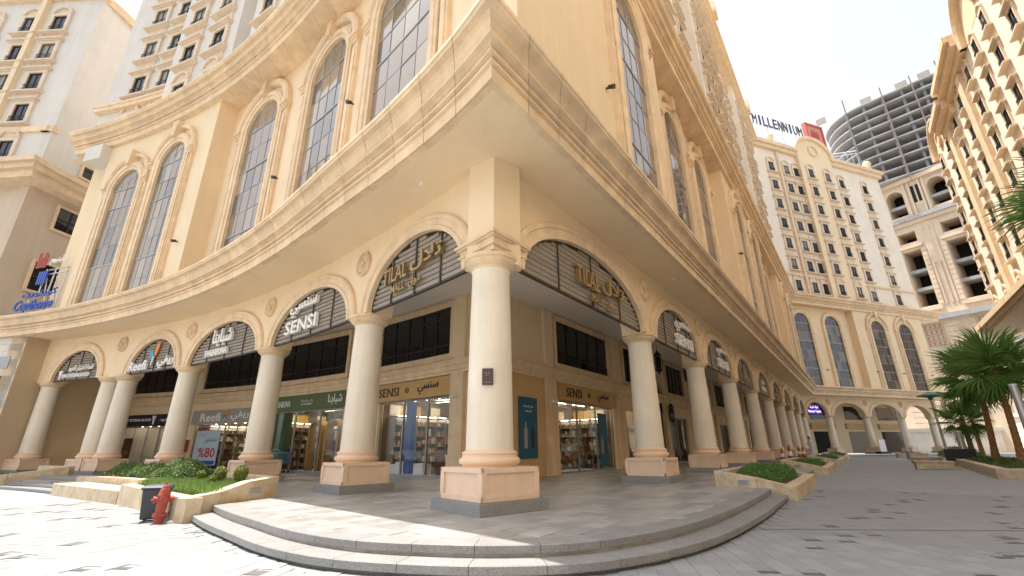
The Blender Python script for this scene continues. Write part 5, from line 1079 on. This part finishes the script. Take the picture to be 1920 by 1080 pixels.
# left stair and its side wall
st = thing('left_stair', FL(18.5, 3.4, GZ), 'dark stone steps at the far left of the terrace', 'stairs')
for k in range(4):
    z = GZ + .08 * (k + 1); MB(FL).box(15.1, 21.5, 1.4, 3.95 - .42 * k, z - .07, z - (.004 if k == 3 else 0), 6).build('tread', T['granite'], st); MB(FL).box(15.1, 21.5, 1.4, 3.89 - .42 * k, GZ - .05, z - .07, 6).build('riser', T['black'] if False else T['granite'], st)
sw = thing('stair_wall', FL(22, 3, GZ), 'sloping travertine wall left of the dark steps', 'wall'); wallring(FL, [(22.6, 4.6), (22.1, 3.3), (21.6, 1.7)], -.24, GZ - .02, [.3, .5, .72], sw); wallring(FL, [(21.6, 1.7), (24.5, 1.5)], -.2, GZ - .02, [.72, .72], sw)
hedge(FL, 22.6, 27.5, 2.3, 3.6, .1, .55, 3500, 'low hedge beyond the sloping stair wall on the far left')
# right planters
def planterR(s0, s1, label, hl, n, sz=.05, m_=None, low=False):
    r = thing('planter', FR((s0 + s1) / 2, 2.8, GZ), label, 'planter', 'travertine planters along the right arcade')
    wallring(FR, [(s0 + .15, 1.9), (s0, 2.9), (s0 - .05, 3.72)], .25, GZ - .02, [.67, .52, .34], r); wallring(FR, [(s0 - .05, 3.72), ((s0 + s1) / 2, 3.76), (s1, 3.78)], .3, GZ - .02, [.36, .39, .43], r)
    wallring(FR, [(s1, 3.78), (s1 + .2, 2.7), (s1 + .4, 1.9)], .25, GZ - .02, [.43, .55, .67], r); wallring(FR, [(s1 + .4, 1.9), (s0 + .15, 1.9)], .2, GZ - .02, [.66, .66], r)
    q = [(s0 + .3, 2.0), (s0 + .2, 3.55), (s1 - .1, 3.6), (s1 + .2, 2.0)]; MB().prism([FR(a, b, 0)[:2] for a, b in q], GZ, .36).build('soil', T['soil'], r)
    recessed_light(FR, s0 + .02, 2.6, .42, -.1, 1, r)
    h = hedge(FR, s0 + .45, s1 - .15, 2.15, 3.35, .34, .74 if not low else .6, n, hl, m_=m_ or T['grass2'], size=sz, group='clipped hedges in the right planters')
planterR(6.75, 11.2, 'travertine planter with a clipped hedge beside the right steps', 'clipped green hedge in the planter beside the right steps', 12000, .045)
planterR(18.6, 24.5, 'second travertine planter along the right arcade', 'low green hedge in the second right planter', 6000, .06, low=True); planterR(31.5, 38.5, 'third travertine planter along the right arcade', 'low green hedge in the third right planter', 4000, .08, low=True); planterR(44.5, 52, 'fourth travertine planter along the right arcade', 'low green hedge in the fourth right planter', 3000, .1, low=True)
# ================================================================== HYDRANT AND BIN
hp = Vector((-6.28, 8.90, GZ)); hy = thing('fire_hydrant', hp, 'red fire hydrant standing in front of the left planter', 'hydrant')
mb = MB(); mb.lathe([(.075, -.02), (.075, .10), (.11, .105), (.11, .155), (.075, .16), (.075, .20), (.083, .24), (.083, .40), (.095, .43), (.095, .46), (.082, .475), (.078, .52), (.06, .57), (.045, .59)], hp, 20); mb.build('barrel', T['red'], hy, smooth=40)
mb = MB(); mb.lathe([(.045, .58), (.05, .60), (.03, .625)], hp, 16); mb.lathe([(.02, .62), (.018, .67)], hp, 5); mb.build('bonnet', T['red'], hy, smooth=40)
for t in (-2.5, -.9, .7):
    d = Vector((math.cos(t), math.sin(t), 0)); q = hp + Vector((0, 0, .38)); mb = MB(); mb.tube([q + d * .06, q + d * .115], .047, 14); mb.tube([q + d * .115, q + d * .15], .058, 14); mb.tube([q + d * .15, q + d * .172], .02, 6); mb.build('outlet_cap', T['red'], hy, smooth=40)
for i in range(8): t = i * math.pi / 4; mb = MB(); mb.lathe([(.011, .09), (.011, .172)], (hp.x + .095 * math.cos(t), hp.y + .095 * math.sin(t), hp.z), 6); mb.build('flange_bolt', T['red'], hy)
bp_ = Vector((-6.66, 9.24, GZ)); bn = thing('wheeled_bin', bp_, 'dark grey wheeled litter bin behind the red hydrant', 'bin'); gb_ = mat('bin_plastic', (.055, .065, .085), .5, .1, 8, 0, .05, 80); th = R_(20)
def fb(x, y, z): return (bp_.x + x * math.cos(th) - y * math.sin(th), bp_.y + x * math.sin(th) + y * math.cos(th), bp_.z + z)
mb = MB(fb); mb.add([(-.15, -.13, .03), (.15, -.13, .03), (.15, .13, .03), (-.15, .13, .03), (-.19, -.18, .54), (.19, -.18, .54), (.19, .18, .54), (-.19, .18, .54)], [(3, 2, 1, 0), (4, 5, 6, 7), (0, 1, 5, 4), (1, 2, 6, 5), (2, 3, 7, 6), (3, 0, 4, 7)]); bev(mb.build('bin_body', gb_, bn), .02)
mb = MB(fb); mb.box(-.21, .21, -.21, .21, .535, .565); mb.add([(-.22, -.22, .565), (.22, -.22, .565), (.22, .22, .565), (-.22, .22, .565), (-.18, -.18, .60), (.18, -.18, .60), (.18, .2, .61), (-.18, .2, .61)], [(4, 5, 6, 7), (0, 1, 5, 4), (1, 2, 6, 5), (2, 3, 7, 6), (3, 0, 4, 7)]); bev(mb.build('bin_lid', gb_, bn), .01)
mb = MB(fb); mb.tube([(-.14, .24, .57), (.14, .24, .57)], .014, 6); mb.build('bin_handle', gb_, bn)
for x in (-.15, .15): mb = MB(fb); mb.tube([(x - .02, .15, .06), (x + .02, .15, .06)], .06, 12); mb.build('wheel', T['black'], bn)
# ================================================================== PALMS
def fan_leaf():
    mb = MB(); n = 24; L_ = 1.0
    for i in range(n):
        t = R_(-112 + 224 * i / (n - 1)); l = L_ * (.82 + .18 * math.cos(t * .8)); w_ = .024; dr = random.uniform(.12, .34)
        c, s = math.cos(t), math.sin(t); P = []
        for q, k in ((.12, .5), (.45, 1.0), (.72, .8), (1.0, .05)):
            x = .55 + l * q * c; y = l * q * s; z = -.10 * q * abs(math.sin(t)) - dr * max(0, q - .5) ** 2 * 3.4
            P.append([(x - s * -w_ * k, y - c * w_ * k, z), (x, y, z - .03 * k), (x + s * -w_ * k, y + c * w_ * k, z)])
        mb.loft(P)
    mb.tube([(0, 0, 0), (.3, 0, .05), (.6, 0, .0)], [.02, .014, .01], 5); return mb.mesh('palm_frond', T['leaf'])
LEAF = [fan_leaf() for _ in range(3)]
def palm(base, top, R0, R1, fl, nl, label, grp='fan palms on the right', skirt=True):
    b = Vector(base); t = Vector(top); r = thing('fan_palm', b, label, 'palm tree', grp); H_ = (t - b).length; mb = MB(); n = int(H_ / .12); pts = []; rs = []
    for i in range(n + 1):
        k = i / n; pts.append(b.lerp(t, k) + Vector((.08 * math.sin(k * 3), .05 * math.sin(k * 2.2), 0))); rs.append((R0 + (R1 - R0) * k) * (1.05 if i % 2 else .97) * (1.25 - .25 * min(1, k * 6)))
    mb.tube(pts, rs, 14); mb.build('trunk', T['bark'], r)
    mb = MB()
    for i in range(60):
        a = random.uniform(0, 6.28); z = random.uniform(.0, .75); p = t + Vector((math.cos(a) * R1 * .9, math.sin(a) * R1 * .9, -z)); d = Vector((math.cos(a), math.sin(a), .9)).normalized(); mb.tube([p, p + d * .16], [.03, .008], 4)
    mb.build('leaf_boot', T['bark'], r)
    for i in range(nl):
        k = i / nl; el = R_(80 - 150 * k ** 1.15) + random.gauss(0, .12); a = i * 2.39996 + random.gauss(0, .2); o = bpy.data.objects.new('frond', random.choice(LEAF)); COL.objects.link(o); o.parent = r
        q = fl * random.uniform(.85, 1.12) * (1 - .18 * k); m_ = Matrix.Rotation(a, 4, 'Z') @ Matrix.Rotation(-el, 4, 'Y') @ Matrix.Rotation(random.gauss(0, .35), 4, 'X')
        o.matrix_local = Matrix.Translation(t + Vector((0, 0, .05)) - b) @ m_ @ Matrix.Scale(q, 4)
def dirpt(az, d, z): return (math.sin(R_(az)) * d, math.cos(R_(az)) * d, z)
palm(dirpt(44.8, 36, .42), dirpt(45.3, 36, 4.6), .155, .11, 1.6, 28, 'fan palm with a thick brown trunk in the middle of the right planter')
palm(dirpt(46.3, 33, .42), dirpt(46.55, 33, 4.7), .155, .11, 1.6, 28, 'fan palm nearest the right edge of the picture')
palm(dirpt(43.5, 42, .42), dirpt(43.5, 42, 2.6), .155, .12, 1.15, 22, 'short fan palm left of the thick trunked palm'); palm(dirpt(44.1, 50, .3), dirpt(44.1, 50, 4.4), .15, .12, 1.3, 20, 'fan palm standing farther back behind the others')
palm(dirpt(56.5, 19, .42), dirpt(56.2, 19, 7.3), .26, .16, 1.5, 40, 'tall fan palm whose crown enters at the upper right edge')
# right planter kerbs, stone benches, lamps
FK = Line((17.65, 17.95), math.atan2(30.07 - 17.65, 33.80 - 17.95)); rk = thing('planter', (20, 20, GZ), 'long travertine kerb planter under the palms', 'planter')
wallring(FK, [(0, 0), (6.7, .05), (13.4, .1), (20.1, .1)], -.35, GZ - .02, [.42, .43, .44, .44], rk); wallring(FK, [(-.1, 0), (-1.6, 5.0), (-3, 11)], .35, GZ - .02, [.42, .46, .5], rk) ; wallring(FK, [(20.2, .1), (21, 9)], .35, GZ - .02, [.44, .44], rk)
MB().prism([FK(a, b, 0)[:2] for a, b in ((.3, .4), (20, .5), (21, 9), (-2, 9))], GZ, .36).build('soil', T['soil'], rk)
hedge(FK, .8, 19.5, .5, 2.6, .34, .50, 8000, 'low dark ground cover hedge under the palms', m_=T['hedge'], size=.09); hedge(FK, 21.5, 27, 0, 2.2, .2, 1.1, 4000, 'trimmed green hedge by the far lamp posts', m_=T['grass2'], size=.1); hedge(FK, 12, 19, 8.5, 10.5, .2, 1.2, 3000, 'trimmed hedge in the sun behind the palm trunks', m_=T['grass2'], size=.1)
def stone_bench(x, y, l, w_, h_, az, label):
    F = Line((x, y), R_(az)); r = thing('stone_bench', (x, y, GZ), label, 'bench', 'travertine block benches'); bev(MB(F).box(0, l, -w_, 0, GZ, h_).build('block', T['travertine'], r), .015); bev(MB(F).box(-.05, l + .05, -w_ - .05, .05, h_, h_ + .06).build('seat_slab', T['travertine'], r), .01)
stone_bench(20.9, 25.3, 1.5, .7, .40, 122, 'travertine block bench in front of the palm kerb'); stone_bench(39, 49, 2.4, .9, .42, 110, 'far travertine block bench before the last arch'); stone_bench(27.6, 33.6, 1.6, .7, .40, 122, 'travertine block bench behind the nearest one')
def lamp_post(az, d, h_, label, green=False, r0=.09):
    b = Vector(dirpt(az, d, .1)); r = thing('lamp_post', b, label, 'lamp post', 'lamp posts in the square'); mb = MB(); mb.lathe([(r0 * 1.5, 0), (r0 * 1.5, h_ * .18), (r0, h_ * .2), (r0 * .8, h_)], b, 14); mb.build('pole', T['steel'], r, smooth=40)
    mb = MB(); mb.lathe([(r0 * 1.6, .0), (r0 * 1.6, h_ * .17)], b, 14); mb.build('pole_base', T['frame_al'], r)
    if green: mb = MB(); mb.lathe([(.12, h_ - .25), (.16, h_ - .1), (.75, h_ + .0), (.78, h_ + .05), (.2, h_ + .28), (.05, h_ + .32)], b, 20); mb.build('lamp_shade', mat('green_shade', (.05, .22, .14), .4, .05, 2, 0, 0), r, smooth=40)
    else: mb = MB(); mb.lathe([(r0 * .82, h_), (r0 * .82, h_ + .05), (.02, h_ + .06)], b, 12); mb.build('lamp_head', T['wlet'], r)
lamp_post(41.9, 45, 4.45, 'grey lamp post with a green disc shade before the last arch', True); lamp_post(47.3, 24, 3.1, 'white lamp post leaning into the right edge behind the palms', r0=.14); lamp_post(39.2, 52, 4.0, 'slim grey lamp post seen through the last arch'); lamp_post(43.0, 40, 1.9, 'short grey post beside the short palm', r0=.2)
mb = MB(Line(dirpt(42.7, 40, 0)[:2], R_(130))); mb.box(-.7, .7, -.25, .25, .3, 1.0); o_ = mb.build('dark_litter_box', T['black'], None, loc=dirpt(42.7, 40, .3)); tag(o_, 'dark box standing beside the short grey post', 'litter bin'); bev(o_, .03)
wb = thing('white_banner_stand', FW(6.4, 1.2, TZ), 'white standing board on a black base by the far arcade column', 'sign stand'); MB(FW).box(5.85, 6.95, 1.0, 1.12, .55, 1.9).build('board', T['wlet'], wb); MB(FW).box(5.5, 7.3, .7, 1.4, .3, .55).build('base', T['black'], wb)
# ================================================================== CONES, TARPAULIN, TROLLEYS
def cone(s, o, label, k=1.0):
    c = Vector(FR(s, o, TZ)); r = thing('traffic_cone', c, label, 'traffic cone', 'red and white cones by the arcade columns'); MB().prism([(c.x + x * .24 * k, c.y + y * .24 * k) for x, y in ((-1, -1), (1, -1), (1, 1), (-1, 1))], TZ, TZ + .06).build('cone_base', T['red'], r)
    for z0, z1, m_ in ((.05, .38, 'red'), (.38, .62, 'wlet'), (.62, .98, 'red')): f = lambda z: (.19 - .155 * z) * k; MB().lathe([(f(z0), z0 * k), (f(z1), z1 * k)], c, 16).build('cone_body', T[m_], r, smooth=40)
cone(27.6, .95, 'small red and white cone at the fourth right column', .85); cone(27.9, 1.35, 'taller red and white cone at the fourth right column', 1.05); cone(36.8, 1.0, 'left red and white cone near the person', .95); cone(37.5, 1.2, 'right red and white cone near the person', .95)
mb = MB(FR); mb.loft([[(29.0 + .25 * i, o, TZ + .02 + (.16 + .05 * math.sin(i * 2.3 + o * 5)) * (1 - abs(q) ** 3)) for q, o in ((-1, .8), (-.6, .95), (-.1, 1.2), (.5, 1.45), (1, 1.65))] for i in range(13)]); o_ = mb.build('folded_tarpaulin', mat('tarp', (.03, .035, .09), .5, .2, 5, 0, .1, 20), None, smooth=40, loc=FR(30, 1.2, TZ)); tag(o_, 'dark blue folded tarpaulin lying between the arcade columns', 'tarpaulin')
def trolley(s, o, m_, label):
    r = thing('shopping_trolley', FL(s, o, TZ), label, 'shopping trolley', 'shopping trolleys nested outside the green shop'); mb = MB(FL); w0, w1, l = .22, .27, .42
    b = [(s - l, o - w0, .72), (s - l, o + w0, .72), (s + l, o - w1, .78), (s + l, o + w1, .78), (s - l, o - w1, 1.12), (s - l, o + w1, 1.12), (s + l, o - w1 - .03, 1.22), (s + l, o + w1 + .03, 1.22)]
    for i, j in ((0, 1), (2, 3), (0, 2), (1, 3), (4, 5), (6, 7), (4, 6), (5, 7), (0, 4), (1, 5), (2, 6), (3, 7)): mb.tube([b[i], b[j]], .012, 5)
    for k in range(1, 7):
        q = k / 7
        for i0, i1, j0, j1 in ((0, 2, 4, 6), (1, 3, 5, 7)): p0 = Vector(b[i0]).lerp(Vector(b[i1]), q); p1 = Vector(b[j0]).lerp(Vector(b[j1]), q); mb.tube([p0, p1], .006, 4)
    mb.build('basket', m_, r); mb = MB(FL)
    for y in (-.22, .22): mb.tube([(s + l, o + y, .78), (s + l - .1, o + y, .45), (s - l, o + y * .8, .42)], .014, 5); mb.tube([(s + l, o + y, 1.2), (s + l + .12, o + y, 1.28)], .012, 5)
    mb.tube([(s + l + .12, o - .24, 1.28), (s + l + .12, o + .24, 1.28)], .016, 6); mb.build('chassis', T['steel'], r)
    for x, y in ((l - .1, -.2), (l - .1, .2), (-l, -.17), (-l, .17)): mb = MB(FL); mb.tube([(s + x, o + y - .015, .37), (s + x, o + y + .015, .37)], .065, 10); mb.build('wheel', T['black'], r)
tg = mat('trolley_green', (.16, .36, .22), .4, 0, bump=0); tbm = mat('trolley_blue', (.05, .14, .45), .4, 0, bump=0)
for i in range(5): trolley(17.3 - .3 * i, -3.75, tbm if i == 4 else tg, ['green shopping trolley at the left end of the nested row', 'second green shopping trolley of the nested row', 'third green shopping trolley of the nested row', 'fourth green shopping trolley, next to the blue one', 'blue shopping trolley at the right end of the nested row'][i])
for k, (F, s) in enumerate(((FL, 6.35), (FR, 8.9))):
    mb = MB(F); mb.tube([(s, SO + .2, 2.95), (s, SO + .42, 2.92)], .045, 10); mb.box(s - .04, s + .04, SO + .16, SO + .22, 2.9, 3.0); o_ = mb.build('security_camera', T['wlet'], None, loc=F(s, SO + .16, 2.9)); tag(o_, ['white bullet camera on the pilaster left of the corner column', 'white bullet camera on the pilaster right of the corner column'][k], 'camera')
# ================================================================== PERSON
def person(base, face, label):
    b = Vector(base); r = thing('person', b, label, 'person'); th = face; c, s = math.cos(th), math.sin(th)
    def f(x, y, z): return (b.x + x * c - y * s, b.y + x * s + y * c, b.z + z)          # y forward
    me = bpy.data.meshes.new('body'); V = [(0, 0, .95), (0, 0, 1.12), (0, .02, 1.32), (0, .03, 1.46), (0, .06, 1.54), (0, .09, 1.64), (-.19, .02, 1.40), (-.23, .02, 1.14), (-.14, .20, 1.06), (-.06, .27, 1.10), (.19, .02, 1.40), (.24, .02, 1.14), (.12, .18, 1.04), (.05, .26, 1.10), (-.10, 0, .90), (-.11, .02, .48), (-.11, -.02, .08), (-.11, .12, .03), (.10, 0, .90), (.11, -.04, .48), (.11, -.10, .08), (.11, .03, .03), (0, .10, 1.72)]
    E_ = [(0, 1), (1, 2), (2, 3), (3, 4), (4, 5), (5, 22), (2, 6), (6, 7), (7, 8), (8, 9), (2, 10), (10, 11), (11, 12), (12, 13), (0, 14), (14, 15), (15, 16), (16, 17), (0, 18), (18, 19), (19, 20), (20, 21)]
    RR = [.15, .15, .17, .075, .06, .095, .075, .055, .042, .035, .075, .055, .042, .035, .10, .075, .05, .04, .10, .075, .05, .04, .075]
    me.from_pydata([Vector(f(*v)) - b for v in V], E_, []); o = bpy.data.objects.new('body', me); COL.objects.link(o); o.parent = r; sk = o.modifiers.new('skin', 'SKIN'); o.modifiers.new('sub', 'SUBSURF').levels = 1
    for i, q in enumerate(RR): me.skin_vertices[0].data[i].radius = (q, q)
    me.skin_vertices[0].data[0].use_root = True; me.materials.append(mat('skin_brown', (.14, .07, .04), .6, 0, bump=0))
    cloth = mat('pale_robe', (.62, .66, .72), .8, .06, 4, 0, .1, 30)
    mb = MB(f); rows = []
    for z, rx, ry, yo in ((.10, .235, .20, -.01), (.35, .22, .19, 0), (.7, .205, .175, 0), (.98, .20, .165, 0), (1.15, .205, .165, 0), (1.32, .225, .16, .02), (1.42, .19, .13, .03), (1.48, .09, .085, .04)):
        rows.append([(rx * math.cos(q * math.pi / 10) * (1 + .05 * math.sin(q * 2.5 + z * 4) * (1.2 - z)), yo + ry * math.sin(q * math.pi / 10), z) for q in range(20)])
    mb.loft(rows, closed=True, cap=True)
    for sx in (-1, 1): mb.tube([(sx * .18, .02, 1.40), (sx * .245, .02, 1.15), (sx * .15, .19, 1.06)], [.085, .075, .07], 10)
    mb.build('robe', cloth, r, smooth=60)
    mb = MB(f); mb.lathe([(.098, 1.69), (.102, 1.735), (.09, 1.77), (.05, 1.79), (.01, 1.793)], (0, .09, 0), 16); mb.build('cap', T['wlet'], r, smooth=60)
    mb = MB(f); mb.box(-.012, .012, .17, .20, 1.63, 1.67); mb.box(-.03, .03, .165, .18, 1.585, 1.60); mb.build('face_features', me.materials[0], r)
    mb = MB(f); mb.tube([(0, .27, 1.12), (-.03, .31, 1.2)], .02, 6); mb.build('held_phone', T['black'], r)
person(FR(38.6, 1.75, TZ), R_(40), 'person in a pale blue-white robe and white cap, hands together, beside the arcade')
